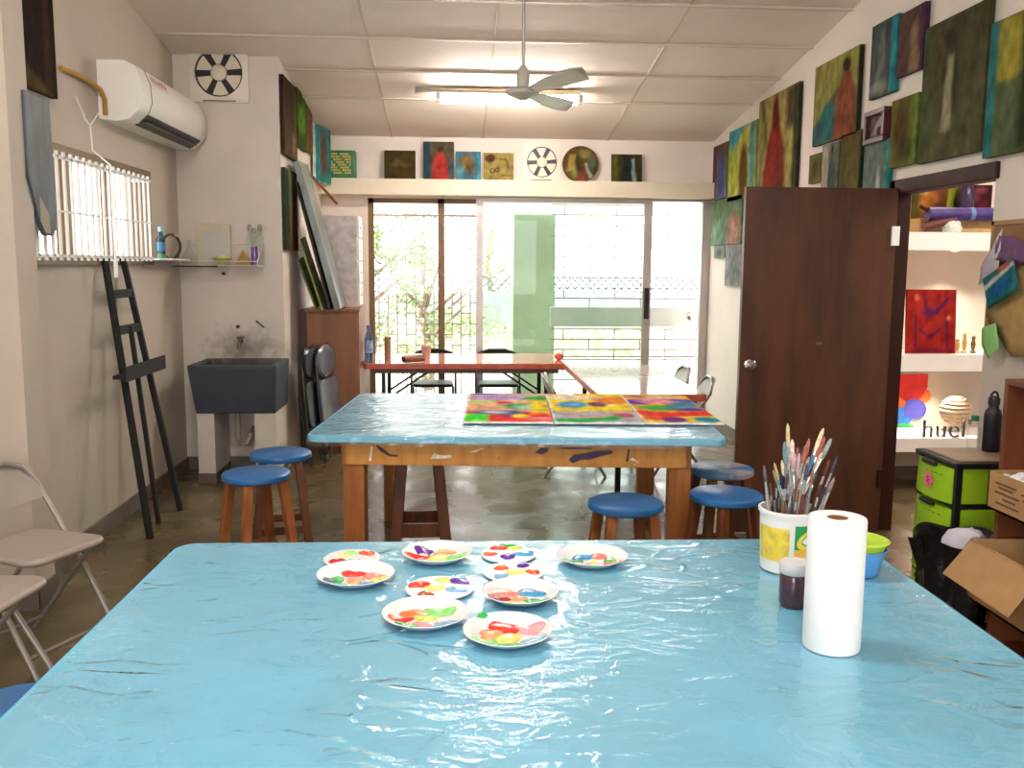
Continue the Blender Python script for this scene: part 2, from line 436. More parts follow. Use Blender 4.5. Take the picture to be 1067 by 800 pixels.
f.build('security_grille', M_white, win)

# sliding door wall
sd = thing('door_1', '', ''); del sd['label'], sd['category']; struct(sd)
f = MB(); f.box(DX0, .26, YB, YB+.05, DZ-.045, DZ).box(DX0, DX0+.055, YB, YB+.05, 0, DZ).box(DX0, .26, YB, YB+.05, 0, .05)
f.build('fixed_frame', M_brownframe, sd)
MB().box(-.16, -.095, YB, YB+.05, 0, DZ).build('mullion', M_brownframe, sd)
MB().box(DX0, .24, YB+.02, YB+.026, .05, DZ-.04).build('fixed_pane', M_glass, sd)
f = MB(); f.box(.215, .285, YB-.04, YB+.0, .03, DZ).box(1.88, 1.962, YB-.04, YB, .03, DZ).box(.285, 1.88, YB-.035, YB-.005, DZ-.03, DZ).box(.285, 1.88, YB-.035, YB-.005, .03, .1)
sl = f.build('sliding_leaf', M_steel, sd)
MB().box(.28, 1.885, YB-.024, YB-.018, .1, DZ-.03).build('sliding_pane', M_glassgreen, sl)
MB().box(1.895, 1.945, YB-.06, YB-.04, 1.05, 1.36).build('pull_handle', M_black, sl, bevel=.005)
MB().lathe([(0, 0), (.014, 0), (.014, .02), (0, .02)], 12, (1.92, YB-.04, 1.0), 'y').build('lock', M_chrome, sl)
MB().box(2.47, DX1, YB-.02, YB+.05, 0, DZ).build('jamb', M_steel, sd)
MB().box(DX0, DX1, YB-.05, YB+.05, 0, .03).build('bottom_track', M_steel, sd)
MB().box(.26, DX1, YB-.045, YB+.05, DZ-.006, DZ+.015).build('top_track', M_steel, sd)

# brown door and its frame
dr = thing('door_2', '', ''); del dr['label'], dr['category']; struct(dr)
f = MB(); f.box(XR-.02, XR+.085, PY1-.005, PY1+.08, 0, PZ+.08).box(XR-.02, XR+.085, PY0-.03, PY1+.05, PZ, PZ+.08)
f.build('door_frame', M_framewood, dr, bevel=.006)
lf = MB().box(1.655, 2.545, 5.235, 5.275, .01, 2.03).build('door_leaf', M_darkwood, dr, bevel=.003)
MB().lathe([(.028, 0), (.028, .006), (.012, .01), (.012, .035), (.027, .045), (.03, .06), (.02, .072), (0, .074)], 20, (1.71, 5.235, 1.015), 'y').build('door_knob', M_chrome, lf, smooth=True)
for z in (1.76, .33): MB().box(2.515, 2.56, 5.222, 5.236, z-.055, z+.055).build('hinge', M_white if z > 1 else M_framewood, dr)
MB().box(2.10, 2.14, 5.230, 5.2355, 1.13, 1.145).build('coat_hook', M_brass, lf)

# next room seen through the doorway
AX = 4.6
struct(MB().box(XR+.1, AX, 6.6, 6.7, 0, 3.2).build('wall_annex_back', M_wall))
struct(MB().box(AX, AX+.1, 3.2, 6.7, 0, 3.2).build('wall_annex_right', M_wall))
struct(MB().box(XR+.1, AX, 3.1, 3.2, 0, 3.2).build('wall_annex_near', M_wall))
struct(MB().box(XR+.1, AX, 3.2, 6.6, 2.75, 2.8).build('ceiling_annex', M_ceil))
M_niche = mat('white niche plaster', 'efe9e6', .7, var=.03)
f = MB(); f.box(3.0, 4.2, 6.2, 6.599, 1.70, 1.822).box(3.0, 4.2, 6.2, 6.599, .862, .978).box(3.0, 4.2, 6.15, 6.599, .30, .395).box(XR+.1, 3.0, 6.2, 6.599, 0, 2.75)
struct(f.build('wall_niches', M_niche))
struct(MB().box(XR+.1, 4.2, 6.585, 6.6, 0, .1).build('baseboard_annex', M_skirt))

# ------------------------------------------------------------------ the scene outside
out = MB().box(-8, 9, 9.32, 30, -.2, -.02).build('ground_outside', mat('pale paving', 'cfc8ba', .8, var=.1, scale=2)); struct(out)
# boundary wall, low and stony
struct(MB().box(-8, 9, 16.0, 16.3, 0, .75).build('wall_garden', mat('stone boundary wall', 'b6a898', .9, var=.35, scale=5)))
struct(MB().box(-3, 9, 9.96, 10.16, 2.12, 2.32).build('trim_2', M_extwhite))      # porch soffit
struct(MB().box(.66, 1.125, 10.32, 10.6, 0, 2.6).build('wall_porch_pier', M_extgreen))
# porch grilles
g = MB()
for i in range(15):
    x = -1.2+i*.098
    g.box(x-.006, x+.006, 9.995, 10.005, .05, 2.09)
for i in range(15):
    x = -1.2+i*.098
    for q in range(7):
        z = 2.09-.23*q-(.115 if i % 2 else 0)
        g.box(x, x+.098, 9.995, 10.005, z-.006, z+.006)
g.box(-1.3, .25, 9.99, 10.01, 2.08, 2.105).box(-1.3, .25, 9.99, 10.01, .04, .06)
tag(g.build('window_grille', mat('grey grille paint', '8d8478', .5, var=.1)), 'upright bar security grille outside the brown framed left panes', 'grille')
g = MB(); xs0, xs1 = 1.0, 2.62
for q in range(19):
    z = 2.20-.107*q
    if .93 < z < 1.15: continue
    g.box(xs0, xs1, 9.595, 9.605, z-.006, z+.006)
    for i in range(4):
        x = xs0+.14+.54*i+(.27 if q % 2 else 0)
        if x < xs1: g.box(x-.005, x+.005, 9.595, 9.605, z-.107, z)
gt = thing('porch_gate', 'white bar gate with broad grey mid rail outside the sliding glass', 'gate', (0, 0, 0))
g.build('bars', mat('gate grey white paint', 'a3a29e', .5, var=.05), gt)
MB().box(xs0, xs1, 9.58, 9.62, .945, 1.145).build('mid_rail', mat('grey rail paint', 'e2e4de', .5, var=.05), gt)
MB().box(xs1-.06, xs1, 9.58, 9.63, 0, 2.25).build('gate_post', M_grille, gt)
MB().lathe([(.05, 0), (.05, .01), (.03, .015), (.03, .03), (0, .03)], 16, (2.50, 9.58, 1.06), 'y').build('lock', M_chrome, gt, smooth=True)
# lattice topped fence
fe = thing('lattice_fence', 'grey panel fence with diamond lattice top beyond the porch', 'fence', (0, 13, 0))
l = MB()
z0, z1 = 1.20, 1.42
for i in range(-16, 46):
    x = i*.11
    l.bar((x, 0, z0), (x+(z1-z0), 0, z1), .018, .01, (0, 1, 0)); l.bar((x+(z1-z0), .012, z0), (x, .012, z1), .018, .01, (0, 1, 0))
l.build('lattice', mat('lattice grey', '4f565e', .6, var=.1), fe)
MB().box(-1.8, 5.2, -.02, .02, .75, 1.2).build('panel', mat('fence panel', '9c9ca4', .7, var=.1), fe)

def tree(name, label, x, y, h, crown, n, seed, leafmat, s=.055):
    r = random.Random(seed)
    t = thing(name, label, 'tree', (x, y, 0))
    m = MB(); m.tube([(0, 0, 0), (.05, 0, h*.3), (-.06, .05, h*.55), (.05, 0, h*.8)], [.09, .07, .055, .03], 8)
    for k in range(6):
        a = r.uniform(0, 6.28); z = h*r.uniform(.3, .65)
        m.tube([(0, 0, z), (math.cos(a)*.3, math.sin(a)*.3, z+.25), (math.cos(a)*.6, math.sin(a)*.5, z+.5)], [.03, .02, .01], 6)
    m.build('trunk', M_bark, t, smooth=True)
    m = MB()
    blobs = [(r.gauss(0, crown*.4), r.gauss(0, crown*.3), h*r.uniform(.25, 1.0), crown*r.uniform(.22, .4)) for _ in range(16)]
    for k in range(n):
        bx, by, bz, br = r.choice(blobs)
        p = Vector((r.gauss(0, 1), r.gauss(0, 1), r.gauss(0, 1))).normalized()*br*r.random()**.4
        p += Vector((bx, by, bz))
        d = Vector((r.uniform(-1, 1), r.uniform(-1, 1), r.uniform(-1, .4))).normalized(); u = d.orthogonal().normalized()
        L_ = s*r.uniform(.7, 1.6)
        m.face([m.v(*p), m.v(*(p+d*L_*.5+u*L_*.28)), m.v(*(p+d*L_)), m.v(*(p+d*L_*.5-u*L_*.28))])
    m.build('foliage', leafmat, t)
    return t
tree('garden_tree', 'leafy tree with bent pale trunk just outside the left panes', -1.05, 11.2, 2.3, .9, 2600, 3, M_leaf)
tree('garden_shrub', 'bushy shrub low behind the porch grille', -.35, 11.8, 1.7, .9, 2200, 5, mat('shrub leaf', '94a878', .6, var=.3))
tree('garden_tree', 'pale green tree standing beyond the lattice fence', .7, 18.2, 2.9, 1.3, 2200, 9, mat('pale leaf', 'a9bb78', .6, var=.3))

# ------------------------------------------------------------------ worktables
def table(label, loc, rz, W, D, H, film, apron_mat, leg_w, inset, cover_drop, seed):
    t = thing('work_table', label, 'table', loc, rz)
    m = MB(); m.prism(rrect(-W/2, W/2, -D/2, D/2, .06), H-.035, H)
    m.build('tabletop', M_tableblue, t, bevel=.006)
    # plastic film: slightly wavy sheet, turned down over the edge
    r = random.Random(seed)
    m = MB(); nx, ny = 60, 44
    def wave(x, y): return .0015+.0022*max(0, mnoise.noise(Vector((x*3.1+seed, y*4.3, 0)))) + .0012*max(0, mnoise.noise(Vector((x*9+seed, y*12, 3))))
    rings = []
    base = rrect(-W/2-.004, W/2+.004, -D/2-.004, D/2+.004, .062, 8)
    # dense outline
    outl = []
    for i in range(len(base)):
        a = Vector(base[i]); b = Vector(base[(i+1) % len(base)]); n = max(1, int((b-a).length/.03))
        for q in range(n): outl.append(a.lerp(b, q/n))
    grid = {}
    for i in range(nx+1):
        for j in range(ny+1):
            x = (-W/2+.0+W*i/nx)*.985; y = (-D/2+D*j/ny)*.985
            ex = W/2-abs(x); ey = D/2-abs(y)
            if ex < .06 and ey < .06:                         # pull into the rounded corner
                d = Vector((.06-ex, .06-ey)); 
                if d.length > .052:
                    d = d.normalized()*.052
                    x = math.copysign(W/2-.06+d.x, x); y = math.copysign(D/2-.06+d.y, y)
            grid[i, j] = m.v(x, y, H+wave(x, y))
    for i in range(nx):
        for j in range(ny): m.face((grid[i, j], grid[i+1, j], grid[i+1, j+1], grid[i, j+1]))
    top = []; low = []
    for p in outl:
        z = cover_drop*(.75+.5*mnoise.noise(Vector((p.x*7, p.y*7, seed))))
        o_ = 1+.006*mnoise.noise(Vector((p.x*14, p.y*14, seed+2)))
        top.append(m.v(p.x*.992, p.y*.992, H+.002)); low.append(m.v(p.x*o_, p.y*o_, H-.036-z))
    mid = [m.v(p.x, p.y, H-.006) for p in outl]
    n = len(outl)
    for i in range(n):
        j = (i+1) % n
        m.face((top[i], top[j], mid[j], mid[i])); m.face((mid[i], mid[j], low[j], low[i]))
    m.build('plastic_cover', film, t, smooth=True)
    # apron rails
    x0, x1, y0, y1 = -W/2+inset[0], W/2-inset[0], -D/2+inset[1], D/2-inset[1]
    zt, zb = H-.035, H-.15
    for (a, b, c_, d) in ((x0, x1, y0, y0+.03), (x0, x1, y1-.03, y1), (x0, x0+.03, y0, y1), (x1-.03, x1, y0, y1)):
        MB().box(a, b, c_, d, zb, zt).build('apron', apron_mat, t, bevel=.003)
    for sx, sy in ((x0, y0), (x1-leg_w, y0), (x0, y1-leg_w), (x1-leg_w, y1-leg_w)):
        yy = .012 if sy == y0 else -.012
        MB().box(sx+.003, sx+leg_w, sy+.012 if sy == y0 else sy, sy+leg_w if sy == y0 else sy+leg_w-.012, 0, zt-.005).build('leg', M_legwood, t, bevel=.004)
    return t
table('big blue worktable in the foreground, wrapped in clear plastic, carrying paint plates', (.19, 1.90, 0), R(-.8), 1.98, 1.42, .78, M_film, M_wood, .1, (.16, .05), .012, 2)
midt = table('blue plastic-wrapped worktable mid-room with pale wood apron, covered in colourful abstract sheets', (.345, 4.945, 0), R(-4.6), 1.98, 1.44, .78, M_film2, M_wood, .105, (.16, .05), .018, 6)
def smear(x0, pts, hx):
    m = MB(); m.prism(pts, 0, .0015, lambda a, b, c_: (x0+a, -.671-c_, b))
    m.build('paint_smear', mat('dried paint '+hx, hx, .5, var=.3, scale=40), midt)
smear(.36, [(-.11, .665), (-.09, .69), (-.03, .70), (.03, .712), (.09, .715), (.10, .70), (.04, .685), (-.01, .668), (-.05, .668), (-.09, .65)], '3a2c4a')
smear(.12, [(-.03, .70), (.0, .725), (.035, .722), (.03, .705), (0, .69)], '2e2438')
smear(.24, [(-.05, .722), (.0, .728), (.12, .726), (.12, .72), (0, .716)], '4a2438')
smear(-.60, [(-.06, .728), (-.03, .712), (.0, .685), (.04, .68), (.04, .672), (.0, .673), (-.04, .695), (-.065, .72)], '3a2a20')
smear(-.40, [(-.005, .665), (.01, .69), (.05, .68), (.09, .684), (.095, .672), (.05, .664)], 'dcd4c8')
smear(-.70, [(0, .65), (.012, .72), (.02, .72), (.012, .65)], 'e0d8cc')
smear(-.10, [(0, .66), (.015, .68), (.03, .675), (.015, .655)], 'c07060')
smear(.52, [(0, .66), (.008, .72), (.016, .72), (.012, .66)], '4a2c24')
smear(-.22, [(0, .70), (.06, .72), (.07, .715), (.02, .695)], 'e8d0a0')
# loose bunch of plastic at the front left corner of the mid table
m = MB()
for k in range(7):
    a = k*.45
    m.face([m.v(-.86, -.70, .745), m.v(-.86+.03*math.cos(a)+.02, -.705+.02*math.sin(a), .68-.01*(k % 3)), m.v(-.85+.05*math.cos(a+.4), -.70+.02*math.sin(a+.5), .665)])
m.build('plastic_bunch', M_clear, midt)

# ------------------------------------------------------------------ stools
def make_stool(label, loc, rz, seatmat, legmat, h=.55, r=.168, lw=.042, rail=(.14, .02, .04)):
    t = thing('stool', label, 'stool', loc, rz, 'blue round stools around the worktables')
    MB().lathe([(0, h-.036), (r-.012, h-.036), (r-.002, h-.03), (r, h-.018), (r-.003, h-.006), (r-.012, h), (0, h)], 40).build('seat', seatmat, t, smooth=True)
    a, b = .092, .145; zt = h-.036
    cs = [(-1, -1), (1, -1), (1, 1), (-1, 1)]
    for sx, sy in cs:
        MB().bar((sx*b, sy*b, 0), (sx*a, sy*a, zt), lw, lw, (0, 1, 0)).build('leg', legmat, t, bevel=.003)
    rz_, rw, rh = rail; f = rz_/zt; q = b+(a-b)*f
    for i in range(4):
        (x0, y0), (x1, y1) = cs[i], cs[(i+1) % 4]
        MB().bar((x0*q, y0*q, rz_), (x1*q, y1*q, rz_), rw, rh).build('stretcher', legmat, t, bevel=.002)
    return t
s1 = make_stool('blue round stool at far left of mid table, nearer and left of the pair', (-.985, 4.56, 0), R(38), M_stoolblue, M_stoolwood)
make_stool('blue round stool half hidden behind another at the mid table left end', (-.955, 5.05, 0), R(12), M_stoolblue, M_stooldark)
make_stool('blue round stool standing alone in front of the mid table', (.755, 3.93, 0), R(8), M_stoolblue, M_stoolwood, .55)
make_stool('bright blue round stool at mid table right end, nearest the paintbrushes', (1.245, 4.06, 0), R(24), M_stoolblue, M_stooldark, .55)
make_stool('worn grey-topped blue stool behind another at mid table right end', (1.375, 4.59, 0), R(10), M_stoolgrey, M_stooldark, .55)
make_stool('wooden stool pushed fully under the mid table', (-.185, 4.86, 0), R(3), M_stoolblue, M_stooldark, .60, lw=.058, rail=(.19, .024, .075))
make_stool('blue stool at bottom left corner beside the foreground table', (-1.02, 2.12, 0), R(20), M_stoolblue, M_stoolwood, .53)

# ------------------------------------------------------------------ folding chairs
def make_chair(label, loc, rz, enamel, tube, group, seatw=.40):
    """faces +X"""
    t = thing('folding_chair', label, 'chair', loc, rz, group)
    w = seatw/2
    # inverted U: front feet up to the top of the back
    pts = []
    for sy in (-1, 1):
        side = [(.22, sy*(w+.012), .0), (.04, sy*(w+.012), .30), (-.10, sy*(w+.012), .50), (-.20, sy*(w+.01), .645), (-.225, sy*(w-.04), .72), (-.235, sy*(w-.12), .75)]
        pts.append(side)
    MB().tube(pts[0]+pts[1][::-1], .0115, 10).build('back_frame', tube, t, smooth=True)
    for sy in (-1, 1):
        MB().tube([(-.24, sy*(w-.012), 0), (-.02, sy*(w-.012), .26), (.13, sy*(w-.012), .432)], .0105, 8).build('rear_leg', tube, t, smooth=True)
    MB().tube([(-.19, -w+.012, .06), (-.19, w-.012, .06)], .008, 8).build('stretcher', tube, t, smooth=True)
    MB().tube([(.17, -w-.012, .085), (.17, w+.012, .085)], .008, 8).build('stretcher', tube, t, smooth=True)
    # seat: rounded pan, narrower at the back
    poly = []
    for x, y in rrect(-.19, .21, -w, w, .07, 6):
        k = 1-.12*max(0, (-x)/.2); poly.append((x, y*k))
    m = MB(); m.prism([(x*.97, y*.97) for x, y in poly], .432, .462)
    m.build('seat', enamel, t, bevel=.012, smooth=True)
    # curved back panel
    m = MB(); n = 10; f0, b0 = [], []
    for i in range(n+1):
        a = -1+2*i/n; y = a*(w-.0)
        dx = -.03*(1-a*a)
        zlo = .57+.02*abs(a); zhi = .752-.04*abs(a)**4
        f0.append((dx, y, zlo, zhi))
    def X(z): return -.20-.035*(z-.645)/.105 if z > .645 else -.15-.05*(z-.57)/.075
    vf = [[m.v(X(zl)+dx+.008, y, zl), m.v(X(.66)+dx+.008, y, .66), m.v(X(zh)+dx+.008, y, zh)] for dx, y, zl, zh in f0]
    vb = [[m.v(X(zl)+dx-.004, y, zl), m.v(X(.66)+dx-.004, y, .66), m.v(X(zh)+dx-.004, y, zh)] for dx, y, zl, zh in f0]
    for i in range(n):
        for k in range(2):
            m.face((vf[i][k], vf[i+1][k], vf[i+1][k+1], vf[i][k+1])); m.face((vb[i][k], vb[i][k+1], vb[i+1][k+1], vb[i+1][k]))
        m.face((vf[i][2], vf[i+1][2], vb[i+1][2], vb[i][2])); m.face((vf[i][0], vb[i][0], vb[i+1][0], vf[i+1][0]))
    for i in (0, n):
        for k in range(2): m.face((vf[i][k], vf[i][k+1], vb[i][k+1], vb[i][k]))
    m.build('backrest', enamel, t, smooth=True)
    return t
ga = 'warm grey folding chairs at left'
make_chair('warm grey folding chair beside the wall pillar, the farther one with backrest in view', (-1.68, 3.69, 0), R(-24), M_chair, M_chairtube, ga)
make_chair('warm grey folding chair cut off by the left edge, nearest the foreground table', (-1.665, 3.13, 0), R(-8), M_chair, M_chairtube, ga)
gb = 'chairs around the far tables'
M_palechair = mat('pale grey chair enamel', 'b9b9b4', .4, var=.05)
make_chair('pale grey folding chair at right side of the narrow table, farther one', (1.68, 7.50, 0), R(180), M_palechair, M_chairtube, gb)
make_chair('pale grey folding chair at right side of the narrow table, nearer one', (1.69, 6.82, 0), R(176), M_palechair, M_chairtube, gb)
make_chair('pale folding chair at left side of the narrow table, partly behind the painted sheets', (.93, 6.95, 0), R(-4), M_palechair, M_chairtube, gb)
make_chair('black folding chair behind the red table, toward its left end', (-.20, 8.80, 0), R(-90), M_black, M_black, gb)
make_chair('black folding chair behind the red table, toward its right end', (.42, 8.80, 0), R(-90), M_black, M_black, gb)

# folded dark chairs leaning by the nook wall
def folded_chair(label, loc, rz, padmat, tubemat):
    t = thing('folded_chair', label, 'chair', loc, rz, 'folded chairs against the nook wall')
    tilt = .18
    fx = lambda x, z: x-z*tilt*.5
    for sy in (-1, 1):
        MB().tube([(fx(.03, 0), sy*.2, 0), (fx(.03, .5), sy*.2, .5), (fx(.02, .85), sy*.16, .85), (fx(.02, .93), sy*.08, .93)], .011, 8).build('frame_tube', tubemat, t, smooth=True)
        MB().tube([(fx(-.01, 0), sy*.18, .02), (fx(-.01, .55), sy*.18, .55)], .010, 8).build('leg', tubemat, t, smooth=True)
    m = MB(); m.lathe([(0, -.02), (.15, -.02), (.17, 0), (.15, .02), (0, .022)], 24, (fx(.03, .80), 0, .80), 'x', sx=1.05, sy=.8)
    m.build('backrest', padmat, t, smooth=True)
    m = MB(); m.prism(rrect(-.18, .18, .30, .66, .06), -.015, .018, lambda a, b, c_: (fx(.03+c_, b), a, b))
    m.build('seat', padmat, t, bevel=.008)
    return t
folded_chair('black padded folded chair leaning by the sink corner', (-1.09, 7.32, 0), R(-14), mat('black vinyl', '16161c', .3, var=.2), M_black)
folded_chair('folded chair with shiny grey back between black chair and brown cabinet', (-1.0, 7.48, 0), R(-16), mat('grey sheen vinyl', '6d7078', .25, var=.2), M_black)

# ------------------------------------------------------------------ paint plates
BL = dict(red='e0382c', crimson='c02438', orange='f07c40', peach='f8a878', salmon='f4887c', pink='f49aa4', yellow='f6e27c', green='34b457', lgreen='8fdc7c', lime='c8dc6c', blue='4098cc', sky='7fb6dc', navy='2c6cb8', purple='5c2a9c', brown='b4573a', maroon='a8322e', orangered='d85c3c', aqua='58b8b0')
def blobmat(k): return mat('paint '+k, BL[k], .25, var=.18, scale=60, coat=.3)
plates = [
 ('flat', (-.277, 2.440), .078, (168, 82, 90, 27), 'small flat white palette at far left, five dabs, behind a bigger plate', [(212, 71, 'orangered', .2), (166, 69, 'lgreen', .16), (126, 93, 'crimson', .2), (183, 95, 'sky', .2), (142, 77, 'yellow', .17)]),
 ('deep', (-.250, 2.278), .0985, (172, 147, 113, 45), 'rimmed white paint plate at far left with red, green and salmon paint', [(160, 134, 'red', .22), (113, 155, 'green', .2), (222, 143, 'salmon', .22), (242, 157, 'yellow', .18), (97, 167, 'purple', .16), (140, 176, 'green', .2), (206, 174, 'blue', .2), (172, 158, 'peach', .18)]),
 ('deep', (-.047, 2.448), .096, (421, 80, 106, 40), 'rimmed white paint plate in back row with purple and red dabs beside yellow smear', [(380, 65, 'purple', .22), (366, 82, 'red', .24), (425, 90, 'yellow', .28), (442, 69, 'peach', .24), (475, 88, 'lgreen', .26)]),
 ('flat', (-.037, 2.198), .085, (425, 175, 100, 36), 'small flat white palette in the middle with purple, red and brown dabs', [(365, 167, 'red', .24), (435, 155, 'lime', .17), (487, 158, 'purple', .25), (473, 184, 'sky', .22), (388, 196, 'brown', .18), (412, 178, 'yellow', .2)]),
 ('deep', (-.066, 2.005), .098, (384, 267, 127, 50), 'rimmed white paint plate at front left with orange and green smears', [(352, 256, 'orange', .24), (418, 253, 'lgreen', .27), (312, 274, 'red', .19), (335, 298, 'green', .2), (440, 292, 'sky', .2), (392, 290, 'pink', .22), (384, 273, 'lime', .2)]),
 ('flat', (.149, 2.460), .076, (640, 77, 84, 28), 'small flat white palette at back, red and green dabs above purple', [(612, 60, 'red', .22), (640, 50, 'green', .2), (582, 80, 'orangered', .18), (635, 88, 'purple', .24), (690, 80, 'blue', .28), (664, 62, 'lime', .2)]),
 ('flat', (.153, 2.310), .079, (652, 135, 90, 33), 'small flat white palette between two bigger plates with orange and purple dabs', [(618, 124, 'orangered', .2), (684, 117, 'purple', .18), (710, 140, 'orangered', .18), (660, 138, 'yellow', .24), (612, 152, 'sky', .2)]),
 ('deep', (.158, 2.133), .0925, (660, 205, 118, 47), 'rimmed white paint plate at right of cluster with maroon streak and blue dab', [(615, 197, 'salmon', .26), (692, 197, 'blue', .26), (590, 220, 'maroon', .24), (640, 236, 'yellow', .22), (702, 231, 'green', .27), (655, 218, 'peach', .2)]),
 ('deep', (.114, 1.898), .097, (630, 317, 134, 58), 'largest rimmed white paint plate nearest the viewer with red and pink paint', [(625, 297, 'red', .28), (695, 303, 'pink', .25), (580, 315, 'peach', .22), (628, 330, 'yellow', .24), (560, 345, 'lgreen', .22), (632, 357, 'green', .22), (702, 345, 'sky', .24), (550, 270, 'green', .13)]),
 ('deep', (.373, 2.400), .096, (885, 92, 108, 38), 'rimmed white paint plate alone at right with ring of dabs', [(857, 85, 'blue', .22), (908, 82, 'salmon', .22), (822, 102, 'green', .22), (940, 98, 'green', .18), (882, 105, 'yellow', .1), (942, 115, 'red', .17), (850, 117, 'peach', .18)]),
]
for i, (kind, (px, py), r, (cx, cy, rx, ry), label, dabs) in enumerate(plates):
    t = thing('paint_plate' if kind == 'deep' else 'paint_palette', label, 'plate' if kind == 'deep' else 'palette', (px, py, .7845), 0, 'paint plates on the foreground table')
    if kind == 'deep':
        pr = [(0, 0), (r*.68, 0), (r*.76, .006), (r*.97, .017), (r, .0185), (r*.985, .020), (r*.75, .009), (r*.67, .003), (0, .003)]; zt = .003
    else:
        pr = [(0, 0), (r*.97, 0), (r, .0025), (r*.97, .005), (0, .005)]; zt = .005
    MB().lathe(pr, 48).build('dish', M_plate, t, smooth=True)
    r_ = random.Random(i+40)
    for x, y, k, s in dabs:
        u = (x-cx)/rx; v = -(y-cy)/ry
        d = math.hypot(u, v); lim = .80 if kind == 'flat' else .72
        if d > lim and s > .14: u *= lim/d; v *= lim/d; d = lim
        def surf(px_, py_):
            q = math.hypot(px_, py_)/r
            if kind == 'flat': return zt
            return .003+.0006 if q < .67 else (.0036+(q-.67)/.08*.006 if q < .75 else .0096+(q-.75)/.235*.011)
        def lay(px_, py_):
            q = math.hypot(px_, py_)/r; mx_ = .93
            return (px_*mx_/q, py_*mx_/q) if q > mx_ else (px_, py_)
        rad = s*r*1.22; m = MB(); n = 18
        ph = [r_.uniform(0, 6.28) for _ in range(3)]
        rings = []
        for fr, hz in ((1, 0), (.93, .0022), (.6, .0045), (0, .005)):
            if fr == 0: rings.append([m.v(u*r, v*r, surf(u*r, v*r)+hz*(1+s))])
            else:
                ring = []
                for q in range(n):
                    a = 2*PI*q/n; rr = rad*fr*(1+.16*math.sin(2*a+ph[0])+.1*math.sin(3*a+ph[1])+.05*math.sin(5*a+ph[2]))
                    ax, ay = lay(u*r+rr*1.12*math.cos(a), v*r+rr*.92*math.sin(a))
                    ring.append(m.v(ax, ay, surf(ax, ay)+hz*(1+.5*math.sin(3*a+ph[2]))))
                rings.append(ring)
        for A, B in zip(rings, rings[1:]):
            for q in range(n):
                if len(B) == 1: m.face((A[q], A[(q+1) % n], B[0]))
                else: m.face((A[q], A[(q+1) % n], B[(q+1) % n], B[q]))
        o = m.build('paint_dab', blobmat(k), t, smooth=True)
        o['label'] = k.replace('orangered', 'orange red').replace('lgreen', 'light green').replace('sky', 'sky blue')+' paint dab'

# ------------------------------------------------------------------ things at the right of the foreground table
TZ = .7835
t = thing('paper_towel_roll', 'tall white kitchen paper roll standing upright on the foreground table', 'paper towel', (.797, 1.822, TZ))
MB().lathe([(.022, 0), (.0575, 0), (.059, .004), (.059, .276), (.0575, .28), (.022, .28), (.022, 0)], 48).build('paper', M_whitepaper, t, smooth=True)
MB().lathe([(.0195, .001), (.0218, .001), (.0218, .279), (.0195, .279), (.0195, .001)], 32).build('core_tube', mat('brown card core', '9a6a4c', .8), t, smooth=True)

t = thing('paint_jar', 'small dark jar of brown paint with frosted lid beside the paper roll', 'jar', (.804, 2.062, TZ))
MB().lathe([(0, 0), (.030, 0), (.034, .006), (.034, .072), (.030, .08), (0, .08)], 28).build('jar', mat('dark brown paint behind glass', '5e2a34', .12, var=.5, scale=18, hx2='3a1f33', coat=.6), t, smooth=True)
MB().lathe([(0, .079), (.0345, .079), (.036, .082), (.036, .102), (.033, .106), (0, .106)], 28).build('lid', M_frost, t, smooth=True)

t = thing('brush_bucket', 'white plastic tub with yellow and green label holding paintbrushes', 'bucket', (.885, 2.325, TZ))
MB().lathe([(0, 0), (.066, 0), (.070, .004), (.076, .155), (.080, .156), (.080, .165), (.074, .166), (.072, .15), (.064, .008), (0, .008)], 40).build('tub', M_white, t, smooth=True)
def wrap(a0, a1, z0, z1, off, matl, name, parent, n=14, ell=None):
    m = MB()
    rr = lambda z: .0702+(z/.155)*.0058+off
    if ell is None:
        rows = []
        for k in range(n+1):
            a = R(a0+(a1-a0)*k/n); rows.append([m.v(rr(z0)*math.cos(a), rr(z0)*math.sin(a), z0), m.v(rr(z1)*math.cos(a), rr(z1)*math.sin(a), z1)])
        for A, B in zip(rows, rows[1:]): m.face((A[0], B[0], B[1], A[1]))
    else:
        ac, zc_, ra, rz, tilt, hole = ell
        ro, ri = [], []
        for k in range(28):
            q = 2*PI*k/28
            for f_, L_ in ((1, ro), (hole, ri)):
                da = ra*math.cos(q)*f_; dz = rz*math.sin(q)*f_+tilt*da
                a = R(ac+da); z = zc_+dz; L_.append(m.v(rr(z)*math.cos(a), rr(z)*math.sin(a), z))
        for k in range(28): m.face((ro[k], ro[(k+1) % 28], ri[(k+1) % 28], ri[k]))
    return m.build(name, matl, parent)
M_ly = mat('label yellow', 'ecd24a', .4, var=.25, scale=30); M_lg = mat('label green', '1f9a4c', .4, var=.1)
lb = wrap(180, 252, .035, .125, .0009, M_ly, 'yellow_label', t)
wrap(262, 335, .012, .075, .0009, mat('label orange yellow', 'f0b83c', .4, var=.25, scale=25, hx2='f4dc7c'), 'fruit_label', t)
lg = wrap(262, 335, .072, .135, .0012, M_lg, 'green_label', t)
wrap(0, 0, 0, 0, .0016, mat('logo yellow', 'f2d84a', .4), 'logo_oval', lg, ell=(292, .098, 26, .024, .0004, .62))
wrap(0, 0, 0, 0, .0017, M_white, 'logo_centre', lg, ell=(292, .098, 14, .011, .0004, .05))
BX, BY = .885, 2.325
